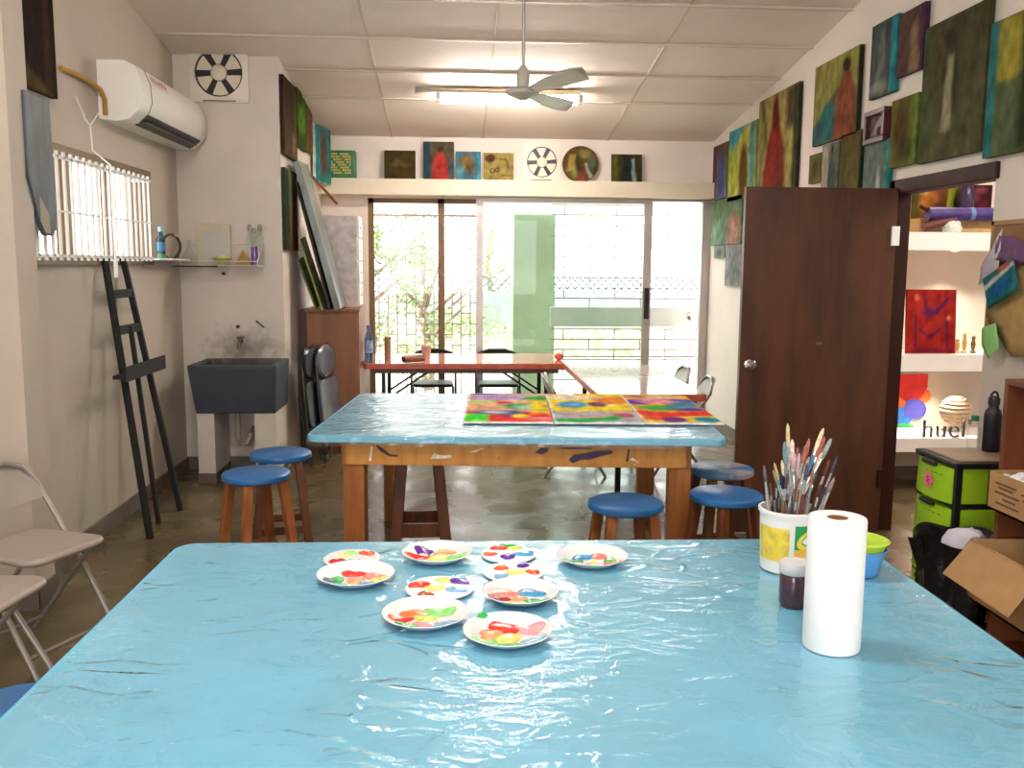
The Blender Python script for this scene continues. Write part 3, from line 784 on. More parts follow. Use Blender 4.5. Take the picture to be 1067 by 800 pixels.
# paintbrushes: (bottom angle, lean dx, dy, length, handle, ferrule, bristle, tip kind, label)
def brush(dx, dy, L_, hcol, bcol, tip, label, bw=.006, base=None, group='paintbrushes in the tub'):
    t = thing('paintbrush', label, 'paintbrush', (BX+(base[0] if base else -dx*.12), BY+(base[1] if base else -dy*.2), TZ+.012), 0, group)
    bw *= .72; a = Vector((0, 0, 0)); d = Vector((dx, dy, 1)).normalized()
    P = lambda s: a+d*L_*s
    hm = mat('brush handle '+hcol, hcol, .35, var=.15, scale=30); bmt = mat('brush bristle '+bcol, bcol, .8, var=.3, scale=90)
    if tip:
        MB().tube([P(0), P(.3), P(.62), P(.72)], [.002, .0042, .0052, .0042], 8).build('handle', hm, t, smooth=True)
        MB().tube([P(.715), P(.84)], [.0044, bw*.95], 10).build('ferrule', M_chrome, t, smooth=True)
        MB().tube([P(.838), P(.9), P(.97), P(1)], [bw*.9, bw*1.15, bw*.95, bw*.35], 10).build('bristles', bmt, t, smooth=True)
    else:
        MB().tube([P(0), P(.1), P(.17)], [bw*.5, bw, bw*.9], 8).build('bristles', bmt, t, smooth=True)
        MB().tube([P(.168), P(.3)], [bw*.95, .0044], 8).build('ferrule', M_chrome, t, smooth=True)
        MB().tube([P(.296), P(.4), P(.7), P(1)], [.0044, .0055, .0042, .002], 8).build('handle', hm, t, smooth=True)
brush(-.30, .02, .285, 'd8cdb8', 'c8b080', True, 'thin paintbrush with straw bristles leaning farthest left in the tub', .0045)
brush(-.17, -.02, .285, 'd9ccb0', 'e0d2a8', True, 'short pale paintbrush with round cream tip, second from left in the tub', .006)
brush(-.055, .02, .378, '8fb8c8', 'd8c890', True, 'tallest paintbrush with pale blue handle and straw tip left of centre', .0065)
brush(-.09, .05, .33, 'a8b4b0', '6c8c98', True, 'grey paintbrush with flat bluish tip beside the tallest one', .009)
brush(.0, .03, .335, 'c9b9a6', 'e8dcd4', True, 'paintbrush with wide silver ferrule and dirty white tip near the centre', .0085)
brush(.03, -.03, .30, 'b89a62', 'd8a8a8', True, 'ochre handled paintbrush with pinkish tip in front of the centre', .0075)
brush(.19, .0, .33, '8a5a44', 'a86454', True, 'brown handled paintbrush with rust red tip leaning right', .0085)
brush(.34, .03, .385, 'd8c8a0', 'e0d0a8', True, 'long paintbrush with thick cream tip rising at the right of the tub', .0075)
brush(.40, .06, .368, 'c8a6a0', 'b06058', True, 'long paintbrush with brick red tip at the right of the tub', .0085)
brush(.49, .05, .375, 'd0c4b4', '9aa4a0', True, 'long paintbrush with grey flat tip leaning farthest right', .009)
brush(.33, -.03, .31, '7aa4c4', '4c7cb0', True, 'sky blue paintbrush leaning right in front of the darker ones', .0075)
brush(.36, .0, .30, '463066', '2c2450', True, 'deep purple handled paintbrush leaning right', .0075)
brush(.44, -.02, .33, 'cfc6ae', 'ccc0a0', True, 'cream stick-like paintbrush leaning right, in front of all others', .006)
brush(-.22, .03, .25, '24304c', '1c2844', True, 'short navy paintbrush with dark bushy tip at left of the tub', .012)
brush(-.12, .06, .26, '2c3c5c', '24324c', True, 'short dark blue paintbrush with bushy tip behind the left ones', .012)
brush(-.20, -.05, .215, 'b8742c', 'f0e4d8', True, 'short orange handled paintbrush with white tip low at left', .012)
brush(.08, -.05, .25, '6a4a58', '8a6a70', True, 'mauve paintbrush low at the centre front of the tub', .007)
brush(.12, .05, .30, '9a8a90', 'c8b8bc', True, 'lilac grey paintbrush with pale tip right of the centre', .007)
brush(-.36, .05, .27, 'b8a890', '9c8c74', True, 'beige paintbrush leaning out over the left rim of the tub', .005)
brush(-.02, .06, .31, 'a0784c', 'd8c8b0', True, 'tan paintbrush with off-white tip standing upright behind the centre', .007)
brush(.22, .06, .345, 'c4c0bc', 'c47870', True, 'silvery paintbrush with salmon tip behind the rust red one', .007)
brush(.26, -.05, .30, 'e0d4bc', 'b0a088', True, 'cream paintbrush with taupe tip leaning right at the front', .006)
brush(.42, .08, .35, '90a8a0', '70887c', True, 'sage green paintbrush leaning right behind the others', .007)
brush(.15, .08, .315, '584048', '403038', True, 'dark plum paintbrush behind the right group', .008)
brush(-.10, -.06, .255, 'd0a060', 'a07848', True, 'honey yellow paintbrush in front at left of the tub', .007)
cols = ['7a6248', '8c8c90', '5c4038', '6c6470', '98887c', 'a47850', '54505c', 'b0a8a0', '704038', '40404c']
for i, c_ in enumerate(cols*3):
    a = i*.83
    brush(.2*math.cos(a)+.02+.07*(i % 3), .15*math.sin(a), .22+.018*(i % 6), c_, cols[(i*3+2) % 10], True, 'thin dull paintbrush packed among the others low in the white tub', .0055, base=(.035*math.cos(a*2.1), .035*math.sin(a*2.1)), group='dull paintbrushes packed low in the tub')

t = thing('bowl', 'blue plastic bowl under a green one at right of foreground table', 'bowl', (1.06, 2.275, TZ))
MB().lathe([(0, 0), (.040, 0), (.046, .006), (.067, .070), (.070, .0715), (.0665, .073), (.045, .012), (.038, .005), (0, .005)], 40).build('bowl_body', mat('sky blue plastic', '5f9fdc', .3, var=.05), t, smooth=True)
t = thing('bowl', 'lime green plastic bowl nested on top of the blue bowl', 'bowl', (1.06, 2.275, TZ+.028))
MB().lathe([(0, 0), (.038, 0), (.043, .004), (.067, .062), (.073, .0635), (.0665, .067), (.042, .010), (.036, .004), (0, .004)], 40).build('bowl_body', mat('yellow green plastic', 'b8dc48', .35, var=.05), t, smooth=True)

# ------------------------------------------------------------------ painted pictures
def sdpoly(p, poly):
    x, y = p; d = 1e9; inside = False; n = len(poly)
    for i in range(n):
        x0, y0 = poly[i]; x1, y1 = poly[i-1]
        ex, ey = x1-x0, y1-y0; wx, wy = x-x0, y-y0
        tt = max(0, min(1, (wx*ex+wy*ey)/(ex*ex+ey*ey+1e-12)))
        d = min(d, math.hypot(wx-ex*tt, wy-ey*tt))
        if (y0 > y) != (y1 > y) and x < (x1-x0)*(y-y0)/(y1-y0+1e-12)+x0: inside = not inside
    return -d if inside else d
def picture_colour(u, v, layers, seed, gain=.72):
    wob = .018
    uu = u+wob*mnoise.noise(Vector((u*5, v*5, seed))); vv = v+wob*mnoise.noise(Vector((u*5, v*5, seed+9)))
    c = [0, 0, 0]
    for ly in layers:
        k = ly[0]
        if k == 'bg': c = list(hexc(ly[1])[:3]); continue
        if k == 'gv':
            a, b = hexc(ly[1]), hexc(ly[2]); c = [b[i]+(a[i]-b[i])*v for i in range(3)]; continue
        if k == 'e':
            _, cx, cy, rx, ry, hx, sf = ly
            d = (math.hypot((uu-cx)/rx, (vv-cy)/ry)-1)*min(rx, ry)
        elif k == 'r':
            _, x0, y0, x1, y1, hx, sf = ly
            d = max(x0-uu, uu-x1, y0-vv, vv-y1)
        else:
            _, poly, hx, sf = ly; d = sdpoly((uu, vv), poly)
        f = max(0, min(1, .5-d/(2*sf)))
        q = hexc(hx); c = [c[i]+(q[i]-c[i])*f for i in range(3)]
    n = 1+.22*mnoise.noise(Vector((u*9, v*7, seed*2.3)))
    g_ = sum(c)/3; k = 1.0 if gain < .8 else 1.5
    return [max(0, (g_+(x-g_)*k)*n*gain) for x in c]
def picture(name, label, loc, rz, w, h, layers, seed=0, depth=.028, tilt=0., res=44, edge=None, flat=False, group=None, cat='painting', roundpic=False, rot=None, gain=.72):
    """local: X right, Z up, front face towards -Y, base centre at the origin"""
    me = bpy.data.meshes.new(name); bm = bmesh.new()
    nx = max(8, int(res*min(1, w/max(w, h)))); ny = max(8, int(res*min(1, h/max(w, h))))
    col = bm.verts.layers.float_color.new('Col')
    g = {}
    for i in range(nx+1):
        for j in range(ny+1):
            u, v = i/nx, j/ny
            X, Zz = u, v
            if roundpic:
                a_, b_ = 2*u-1, 2*v-1
                X = (a_*math.sqrt(max(0, 1-b_*b_/2))+1)/2; Zz = (b_*math.sqrt(max(0, 1-a_*a_/2))+1)/2
            q = bm.verts.new(((X-.5)*w, -depth/2, Zz*h)); q[col] = (*picture_colour(X, Zz, layers, seed, gain), 1); g[i, j] = q
    for i in range(nx):
        for j in range(ny): bm.faces.new((g[i, j], g[i+1, j], g[i+1, j+1], g[i, j+1]))
    ring = [g[i, 0] for i in range(nx)]+[g[nx, j] for j in range(ny)]+[g[i, ny] for i in range(nx, 0, -1)]+[g[0, j] for j in range(ny, 0, -1)]
    ec = hexc(edge) if edge else None
    f2 = []; bk = []
    for q in ring:
        a = bm.verts.new(q.co); a[col] = ec if ec else q[col]; f2.append(a)
        b = bm.verts.new(q.co+Vector((0, depth, 0))); b[col] = ec if ec else tuple(x*.8 for x in q[col][:3])+(1,); bk.append(b)
    n = len(ring)
    for i in range(n): bm.faces.new((f2[i], bk[i], bk[(i+1) % n], f2[(i+1) % n]))
    bm.faces.new(bk[::-1])
    bmesh.ops.recalc_face_normals(bm, faces=bm.faces)
    bm.to_mesh(me); bm.free(); me.materials.append(paint_mat())
    o = bpy.data.objects.new(name, me); COL.objects.link(o); o.location = loc
    o.rotation_euler = rot if rot else (tilt, 0, rz)
    return tag(o, label, cat, group)
def figure(x, top, bottom, wid, robe, skin, soft=.03, head=True):
    """robed standing figure as paint layers"""
    H = top-bottom
    L_ = [('p', [(x-wid*.18, top-H*.16), (x+wid*.18, top-H*.16), (x+wid*.42, top-H*.45), (x+wid*.5, bottom), (x-wid*.5, bottom), (x-wid*.42, top-H*.45)], robe, soft)]
    if head: L_.append(('e', x, top-H*.08, wid*.17, H*.085, skin, soft*.7))
    return L_
GR = 'paintings on the right wall'
def right_pic(label, y_far, y_near, z0, z1, layers, seed, **kw):
    return picture('painting', label, (XR-.018, (y_far+y_near)/2, z0), R(-90), y_far-y_near, z1-z0, layers, seed, group=GR, **kw)
right_pic('purple and blue painting at the far end of the right wall, next to the ledge', 9.07, 8.60, 2.22, 2.73, [('gv', '6a4a3c', '74707a'), ('r', 0, 0, .25, 1, '5c3844', .06), ('e', .6, .4, .22, .42, '4a5490', .08), ('r', .85, .2, 1.05, 1, '6e6a3c', .06)], 1)
right_pic('painting of brown arched figure on blue and yellow-green ground, left of the red robed one', 8.56, 7.76, 2.17, 2.80, [('bg', '4f9ab0'), ('r', 0, 0, .3, .75, 'a4b040', .08), ('p', [(.1, 0), (.3, .75), (.55, 1), (.75, 1), (.8, 0)], 'b8b44c', .04), ('e', .56, .35, .15, .42, '5e4424', .04), ('r', .88, 0, 1, 1, '8a9a3a', .04), ('r', .8, .2, .88, 1, '3f8ea8', .03)], 2)
right_pic('large painting of tall dark red robed figure on pale yellow ground above the door', 7.73, 6.84, 2.06, 2.93, [('bg', 'a89a5a'), ('r', 0, 0, .2, 1, '8a8450', .1), ('p', [(.06, 1), (.2, .6), (.28, .55), (.12, 1)], '4e5438', .04), ('r', .72, .65, 1, 1, '5c4c38', .05), ('r', .9, 0, 1.05, 1, '3f4430', .03)]+[('p', [(.45, 1.0), (.52, .92), (.56, .72), (.70, .5), (.72, .2), (.66, -.1), (.2, -.1), (.16, .3), (.28, .55), (.36, .75), (.40, .93)], '8c2f26', .03), ('p', [(.45, 1.0), (.52, .92), (.54, .72), (.40, .68), (.39, .9)], '5c241c', .04), ('e', .6, .1, .12, .3, '5a2a20', .1)], 3)
right_pic('loose green and pink abstract flower painting below the purple one, beside the glass door', 9.08, 8.12, 1.78, 2.21, [('gv', '5f7a58', '768c76'), ('e', .78, .25, .2, .4, 'a4786a', .05), ('e', .78, .25, .1, .2, 'c09484', .05), ('r', 0, 0, .3, .5, '7fa88c', .1)], 4)
right_pic('pale grey abstract painting, lowest on the right wall near the door edge', 8.56, 8.0, 1.40, 1.775, [('bg', '9aa09c'), ('e', .5, .5, .3, .5, '767e7c', .15), ('r', .8, 0, 1, 1, '8c6e66', .1)], 5, depth=.02)
right_pic('very small grey-green picture low by the sliding door jamb', 8.95, 8.58, 1.66, 1.776, [('bg', '7f8f84'), ('e', .5, .4, .2, .3, '566860', .1)], 6, depth=.02)
right_pic('big painting of brick red figure with outstretched arm on yellow over teal', 6.54, 5.82, 2.42, 2.96, [('gv', '98924a', '8a8644'), ('p', [(0, 0), (0, .2), (.22, .42), (.55, .62), (.6, 0)], '2f6a68', .03), ('r', 0, 0, .2, .22, '4a5468', .1), ('p', [(.4, .52), (.64, .62), (.64, .56), (.42, .44)], '7a4a2c', .02)]+figure(.74, .92, -.05, .5, '854a30', '3a2a20', .03)+[('r', .97, 0, 1.1, 1, '33352a', .02)], 7)
right_pic('painting of white veiled slate figure with teal stripe, cut by the ceiling edge of view', 5.66, 5.335, 2.59, 3.02, [('bg', '4c5450'), ('r', .78, 0, 1.1, 1, '2f8a94', .02), ('p', [(.2, .12), (.38, .9), (.52, .9), (.62, .12)], '6a706c', .04), ('e', .35, .12, .28, .08, '9a9a90', .04)], 8)
right_pic('brown purple painting of pale nude-toned figure at top of right wall', 5.31, 5.02, 2.655, 3.0, [('bg', '5a443e'), ('p', [(.45, 0), (.5, .7), (.72, .8), (.85, .2), (.8, 0)], '8c7258', .06), ('r', .9, 0, 1.1, 1, '4a3048', .03)], 9)
t = thing('framed_picture', 'small picture in thick maroon frame among the right wall paintings', 'picture', (XR-.032, 5.525, 2.32), R(-90), GR)
f = MB(); W_, H_, b_ = .27, .195, .03
f.box(-W_/2, W_/2, -.025, .025, 0, b_).box(-W_/2, W_/2, -.025, .025, H_-b_, H_).box(-W_/2, -W_/2+b_, -.025, .025, b_, H_-b_).box(W_/2-b_, W_/2, -.025, .025, b_, H_-b_)
f.build('frame', mat('maroon frame', '4a1f22', .4, var=.15), t, bevel=.004)
pp = picture('image', '', (0, .01, .028), 0, W_-.055, H_-.055, [('bg', '6a5f5c'), ('p', [(.1, .2), (.6, .9), (.9, .8), (.4, .1)], 'a49c9a', .05), ('e', .7, .3, .25, .2, '3a3434', .05)], 10, depth=.012)
pp.parent = t; del pp['label'], pp['category']
right_pic('olive and brown textured painting right of the maroon frame', 5.345, 5.035, 2.15, 2.53, [('bg', '6c6c30'), ('e', .4, .55, .3, .4, '54401e', .1), ('e', .65, .2, .2, .15, '3c4a20', .1), ('r', .85, 0, 1, 1, '6e8434', .05)], 11)
right_pic('largest right wall painting, hooded figure in moss green robe with white front', 5.005, 4.40, 2.14, 2.85, [('gv', '4c4a30', '5a5a38'), ('p', [(.3, .3), (.38, .85), (.48, .95), (.6, .75), (.62, .3)], '3c3c28', .05), ('p', [(.36, .2), (.42, .72), (.5, .72), (.52, .2)], '9a9272', .02), ('e', .42, .86, .08, .07, '3a2c1c', .03), ('r', 0, 0, .1, 1, '4a5638', .1), ('p', [(.7, 0), (1, .1), (1, 0)], '5e5836', .04)], 12)
right_pic('rightmost tall painting on the right wall, yellow patch above teal and dark green', 4.375, 3.86, 2.10, 2.72, [('gv', '5c6238', '6a6a40'), ('r', 0, 0, .14, 1, '2f7a78', .02), ('p', [(.15, .55), (.15, 1), (.5, 1), (.55, .6), (.35, .52)], 'a49a3c', .03), ('r', .2, 0, .5, .5, '5a6a4c', .05), ('r', .5, 0, 1, 1, '2a3a1c', .06)], 13)
right_pic('tiny square olive picture just above the door, leftmost of the lower row', 6.575, 6.36, 2.165, 2.365, [('bg', '6a6432'), ('e', .5, .5, .25, .3, '4c4424', .1)], 14)
right_pic('narrow picture of white robed dark figure, second of the lower row above the door', 6.345, 6.07, 2.06, 2.405, [('bg', '6c6a60'), ('r', 0, 0, .4, 1, 'a49c8c', .08)]+figure(.62, .95, -.02, .4, '4a5450', '38281c', .04), 15)
right_pic('brown green plain picture, third of the lower row above the door', 6.04, 5.73, 2.06, 2.43, [('gv', '5e4a26', '6a6434'), ('r', 0, 0, .3, 1, '4e4a26', .1), ('r', .93, 0, 1.1, 1, '2c3c22', .02)], 16)
right_pic('grey teal picture with white smear under the maroon frame', 5.68, 5.345, 1.99, 2.325, [('bg', '6a7a72'), ('r', .88, 0, 1.1, 1, '2f908c', .02), ('e', .6, .25, .08, .25, 'b4bab0', .04)], 17)

GL = 'paintings on the nook wall'
def left_pic(label, y0, y1, z0, z1, layers, seed, x=XN+.018, **kw):
    return picture('painting', label, (x, (y0+y1)/2, z0), R(90), y1-y0, z1-z0, layers, seed, group=GL, **kw)
left_pic('large dark brown painting with pale mark, upper left at the nook edge', 7.115, 7.68, 2.385, 2.96, [('gv', '3e2e26', '5a4630'), ('e', .75, .2, .12, .12, 'b09a68', .06), ('r', .8, 0, 1, .9, '6a5638', .08)], 21)
left_pic('bright green foliage painting next to the dark brown one', 7.72, 8.17, 2.52, 2.98, [('bg', '4a5a28'), ('e', .5, .5, .4, .3, '5f9430', .12), ('e', .4, .85, .2, .1, '2c3a1c', .06), ('r', 0, 0, 1, .25, '3c5024', .08)], 22)
left_pic('narrow olive brown painting between the green and teal ones', 8.2, 8.52, 2.54, 2.93, [('gv', '5a5030', '7a6a3c'), ('e', .5, .4, .25, .4, '6e4a34', .1)], 23)
left_pic('teal bordered painting of brown figure at the inner corner', 8.55, 9.0, 2.32, 2.82, [('bg', '2f8c8c'), ('r', .28, .15, .75, .95, '5c6a60', .06), ('e', .5, .5, .14, .38, '6e4838', .05)], 24, edge='c8d4cc', x=XN+.075, rot=(0, 0, R(80)))
left_pic('tall painting of red robed figure hung lower at the nook edge', 7.115, 7.62, 1.68, 2.29, [('gv', '6a6a4c', '5c5038'), ('r', 0, 0, .25, 1, '1f3a28', .03)]+figure(.68, .75, -.05, .5, '6e2c1e', '4a3020', .08), 25)

GB = 'pictures along the ledge'
def ledge_pic(label, x0, x1, h, layers, seed, **kw):
    return picture('painting', label, ((x0+x1)/2, 9.12, 2.388), 0, x1-x0, h, layers, seed, group=GB, tilt=R(-6), **kw)
ledge_pic('dark olive painting on the ledge, left of the red figure', -.672, -.372, .275, [('bg', '463a1e'), ('e', .55, .5, .28, .07, '6a5a34', .05), ('e', .45, .62, .12, .06, '5f5430', .05)], 31)
ledge_pic('tallest ledge painting, red robed figure beside blue panel', -.296, -.002, .365, [('bg', '5a5240'), ('r', 0, 0, .22, 1, '2c4450', .04), ('r', .75, 0, 1, .5, '4a5458', .1)]+figure(.55, .88, -.05, .55, 'a83832', '4a3624', .04), 32)
ledge_pic('small blue painting with tan face-like shape on the ledge', .016, .257, .275, [('bg', '3f7488'), ('e', .45, .62, .3, .3, '7a6a40', .08), ('e', .6, .4, .15, .25, '6a5434', .08), ('r', 0, 0, .3, .4, '5a94a4', .08), ('r', .85, 0, 1, 1, '4a90a0', .05)], 33)
ledge_pic('yellow ochre painting with dark squiggle on the ledge beside fan', .284, .574, .265, [('bg', '9a8a4e'), ('e', .22, .8, .17, .16, '5a3424', .04), ('e', .3, .35, .09, .09, '3a3430', .02), ('e', .3, .35, .05, .05, '9a8a4e', .02), ('e', .46, .38, .08, .08, '3a3430', .02), ('e', .46, .38, .04, .04, '9a8a4e', .02), ('p', [(.4, .82), (.75, .8), (.85, .65), (.85, .45), (.8, .45), (.8, .62), (.72, .74), (.4, .77)], '6e5a38', .02), ('r', .55, .16, .95, .2, '5e4c34', .02)], 34)
ledge_pic('dark painting of pale robed figures on the ledge, far right', 1.536, 1.835, .27, [('bg', '3a3c20'), ('p', [(.3, 0), (.4, .95), (.62, .95), (.72, 0)], '26302c', .05), ('p', [(.68, 0), (.66, .8), (.74, .85), (.82, 0)], '8aa09c', .03), ('r', 0, 0, .2, 1, '5e5a28', .1)], 35)
picture('round_painting', 'round brown painting of pale shapes on the ledge right of fan', (1.232, 9.125, 2.388), 0, .355, .345, [('bg', '5e4426'), ('p', [(.12, .3), (.2, .75), (.38, .78), (.35, .3)], '9a8c48', .03), ('e', .42, .55, .08, .25, '3f3a28', .03), ('p', [(.6, .5), (.68, .52), (.84, .12), (.74, .1)], 'a8aa90', .02), ('e', .62, .78, .18, .12, '8a7a44', .04), ('e', .5, .12, .1, .12, '96403c', .05), ('e', .33, .2, .08, .18, '7a8444', .04), ('e', .8, .5, .1, .2, '506a54', .04)], 36, tilt=R(-6), roundpic=True, edge='4a2c18', group=GB)

# green striped box at the ledge's left end
t = thing('green_box', 'green box with yellow woven front at left end of ledge', 'box', (-1.09, 9.10, 2.386))
MB().box(-.14, .15, -.07, .08, 0, .26).build('box_body', mat('green box board', '1f6a3c', .5, var=.2), t, bevel=.01)
m = MB()
for r_ in range(8):
    for q in range(9):
        if (r_+q) % 5: m.box(-.075+q*.021, -.058+q*.021, -.074, -.069, .04+r_*.025, .058+r_*.025)
m.build('yellow_panel', mat('straw yellow', 'b8a850', .6, var=.3, scale=30), t)
MB().lathe([(0, 0), (.045, 0), (.045, .02), (0, .02)], 20, (-.11, -.07, .09), 'y', sx=.8, sy=1.3).build('dark_patch', mat('dark green patch', '16301f', .5), t)

# exhaust fans
def exhaust(name_label, loc, s):
    t = thing('exhaust_fan', name_label, 'exhaust fan', loc, 0, 'wall exhaust fans')
    r = s*.41
    # plate with round hole
    m = MB(); n = 48; o_, i_, ob, ib = [], [], [], []
    for k in range(n):
        a = 2*PI*k/n; cx, cz = math.cos(a), math.sin(a); q = s/2/max(abs(cx), abs(cz))
        o_.append(m.v(cx*q, -.02, cz*q)); i_.append(m.v(cx*r, -.028, cz*r)); ob.append(m.v(cx*q, 0, cz*q)); ib.append(m.v(cx*r, .03, cz*r))
    for k in range(n):
        j = (k+1) % n
        m.face((o_[k], o_[j], i_[j], i_[k])); m.face((o_[k], ob[k], ob[j], o_[j])); m.face((i_[k], i_[j], ib[j], ib[k]))
    m.build('housing', mat('fan housing cream', 'e2dacb', .45, var=.05), t)
    MB().lathe([(0, .0), (r, .0), (r, .004), (0, .004)], 40, (0, -.002, 0), 'y').build('back_plate', M_black, t)
    fm = mat('fan blade cream', 'd8cfbc', .45, var=.08)
    for k in range(6):
        a0 = k*60+12; m = MB(); p = []
        for q in range(7):
            a = R(a0+q*42/6); p.append((math.cos(a)*r*.93, -.012-.004*q/6, math.sin(a)*r*.93))
        for q in range(4):
            a = R(a0+32-q*24/3); p.append((math.cos(a)*r*.36, -.014, math.sin(a)*r*.36))
        f_ = [m.v(*x) for x in p]; b_ = [m.v(x[0], x[1]+.003, x[2]) for x in p]
        m.face(f_); m.face(b_[::-1])
        for q in range(len(p)): m.face((f_[q], b_[q], b_[(q+1) % len(p)], f_[(q+1) % len(p)]))
        m.build('blade', fm, t)
    MB().lathe([(0, 0), (r*.33, 0), (r*.33, .018), (r*.26, .026), (0, .028)], 24, (0, -.006, 0), 'y').build('hub', fm, t, smooth=True)
    MB().box(-s*.28, s*.28, -.026, -.018, -s*.485, -s*.47).build('lower_slot', M_black, t)
    return t
exhaust('cream exhaust fan high on the alcove wall near the air conditioner', (-1.715, YA-.001, 2.955), .42)
exhaust('cream exhaust fan on the back wall above the ledge', (.857, 9.198, 2.578), .36)

# ------------------------------------------------------------------ ceiling lamp and fan
M_tube = emit_mat('fluorescent diffuser', 'fff3ea', 76)
def lamp(label, x, y, L_=1.15, group=None):
    z = zc(y)-.016
    t = thing('fluorescent_lamp', label, 'ceiling lamp', (x, y, z), 0, group); t.rotation_euler = (-math.atan(.135), 0, 0)
    MB().box(-L_/2, L_/2, -.05, .05, -.045, -.005).build('housing', mat('lamp housing', 'c8b898', .5, var=.05), t, bevel=.004)
    MB().prism(rrect(-.048, .048, -.10, -.046, .02), -L_/2+.02, L_/2-.02, lambda a, b, c_: (c_, a, b)).build('diffuser', M_tube, t)
    for s_ in (-1, 1): MB().box(s_*L_/2-.02, s_*L_/2+.02, -.046, .046, -.095, -.04).build('end_cap', M_steel, t)
    return t
lamp('glowing fluorescent lamp on the sloping ceiling behind the fan', .45, 7.72, 1.15)
lamp('added fluorescent lamp, out of view on the ceiling above the foreground table', -.5, 2.2, 1.25)  # outside the view, added to brighten the near room
lamp('added fluorescent lamp, out of view on the ceiling behind the photographer', .3, -.8, 1.25)  # also unseen, an added light for the near room

t = thing('ceiling_fan', 'grey three blade ceiling fan hanging on thin rod', 'ceiling fan', (.42, 5.8, 0))
M_fan = mat('fan enamel grey', 'b9b4a8', .35, var=.05)
zt = zc(5.8); zb = 2.595
MB().tube([(0, 0, zt-.01), (0, 0, zb+.17)], .010, 10).build('rod', M_steel, t, smooth=True)
MB().lathe([(0, 0), (.06, 0), (.05, -.05), (.02, -.07), (0, -.07)][::-1], 20, (0, 0, zt-.005)).build('ceiling_cup', M_fan, t, smooth=True)
MB().lathe([(0, zb+.055), (.036, zb+.06), (.040, zb+.075), (.040, zb+.15), (.03, zb+.165), (.014, zb+.19), (0, zb+.19)], 24).build('motor', M_fan, t, smooth=True)
MB().lathe([(0, zb-.02), (.03, zb-.015), (.10, zb+.015), (.105, zb+.035), (.09, zb+.05), (0, zb+.058)], 32).build('hub', M_fan, t, smooth=True)
for k, a in enumerate((176, 56+1.5, -63)):
    m = MB(); ca, sa = math.cos(R(a)), math.sin(R(a)); n = 12; up, lo = [], []
    for i in range(n+1):
        s_ = i/n; rr = .09+.57*s_
        wdt = .035+.06*min(1, s_*2.2); wdt *= (1-.75*max(0, (s_-.86)/.14)**2)
        z0 = zb+.03+.01*s_
        row = []
        for e in (-1, 1):
            off = e*wdt*.75; zz = z0+e*-.022*(.4+s_*.6)
            row.append((rr*ca-off*sa, rr*sa+off*ca, zz))
        up.append([m.v(p[0], p[1], p[2]+.003) for p in row]); lo.append([m.v(p[0], p[1], p[2]-.003) for p in row])
    for i in range(n):
        m.face((up[i][0], up[i+1][0], up[i+1][1], up[i][1])); m.face((lo[i][0], lo[i][1], lo[i+1][1], lo[i+1][0]))
        for e in (0, 1): m.face((up[i][e], lo[i][e], lo[i+1][e], up[i+1][e]))
    m.face((up[0][0], up[0][1], lo[0][1], lo[0][0])); m.face((up[n][0], lo[n][0], lo[n][1], up[n][1]))
    m.build('blade', M_fan, t, smooth=True)

# ------------------------------------------------------------------ left wall things
# air conditioner
t = thing('air_conditioner', 'white wall air conditioner with black outlet slot above the window', 'air conditioner', (XL, 5.62, 2.40))
LA = 1.42
prof = [(0, .0), (.10, -.012), (.17, .0), (.235, .06), (.255, .12), (.25, .22), (.215, .305), (.15, .335), (0, .335)]
m = MB(); n = len(prof)
ends = [[m.v(x, yy, z) for x, z in prof] for yy in (0.0, .02, LA-.03, LA)]
for k, e in ((0, .985), (3, .93)):
    for q in ends[k]: q.co.x *= e; q.co.z = .16+(q.co.z-.16)*e
for A, B in zip(ends, ends[1:]):
    for i in range(n-1): m.face((A[i], A[i+1], B[i+1], B[i]))
m.face(ends[0]); m.face(ends[-1][::-1])
for A, B in zip(ends, ends[1:]): m.face((A[0], B[0], B[-1], A[-1]))
m.build('casing', mat('aircon white', 'efece6', .3, var=.02), t, smooth=True)
m = MB(); m.hexa([(.155, .16, -.012), (.232, .16, .045), (.232, LA-.12, .045), (.155, LA-.12, -.012)], [(.150, .16, .0), (.222, .16, .06), (.222, LA-.12, .06), (.150, LA-.12, .0)])
m.build('outlet_slot', M_blackplastic, t)
MB().bar((.2, .18, .012), (.2, LA-.14, .012), .02, .004).build('louvre', mat('louvre grey', '4a4a4c', .4), t)
MB().tube([(x*1.004+.001, .155, z) for x, z in prof[2:8]], .0025, 6).build('panel_seam', mat('seam grey', '8d8880', .5), t)
m = MB(); m.hexa([(.2475, .20, .235), (.2475, .52, .235), (.2255, .52, .29), (.2255, .20, .29)], [(.2495, .20, .236), (.2495, .52, .236), (.2275, .52, .291), (.2275, .20, .291)])
st = m.build('energy_sticker', mat('sticker white', 'e8e0dc', .4, var=.1), t)
m = MB(); m.hexa([(.242, .21, .252), (.242, .50, .252), (.2295, .50, .283), (.2295, .21, .283)], [(.2440, .21, .253), (.2440, .50, .253), (.2315, .50, .284), (.2315, .21, .284)])
m.build('sticker_print', mat('sticker red', 'c05048', .4, var=.5, scale=40, hx2='e8dcd8'), st)
m = MB(); m.tube([(-2.04, 5.10, 2.575), (-2.03, 5.28, 2.58), (-2.03, 5.48, 2.573), (-2.02, 5.58, 2.555), (-2.01, 5.612, 2.51), (-2.01, 5.614, 2.42)], .014, 10)
tag(m.build('drain_pipe', mat('yellowed foam pipe', 'b88a30', .7, var=.2), smooth=True), 'yellow brown insulated pipe running along the wall into the air conditioner', 'pipe')
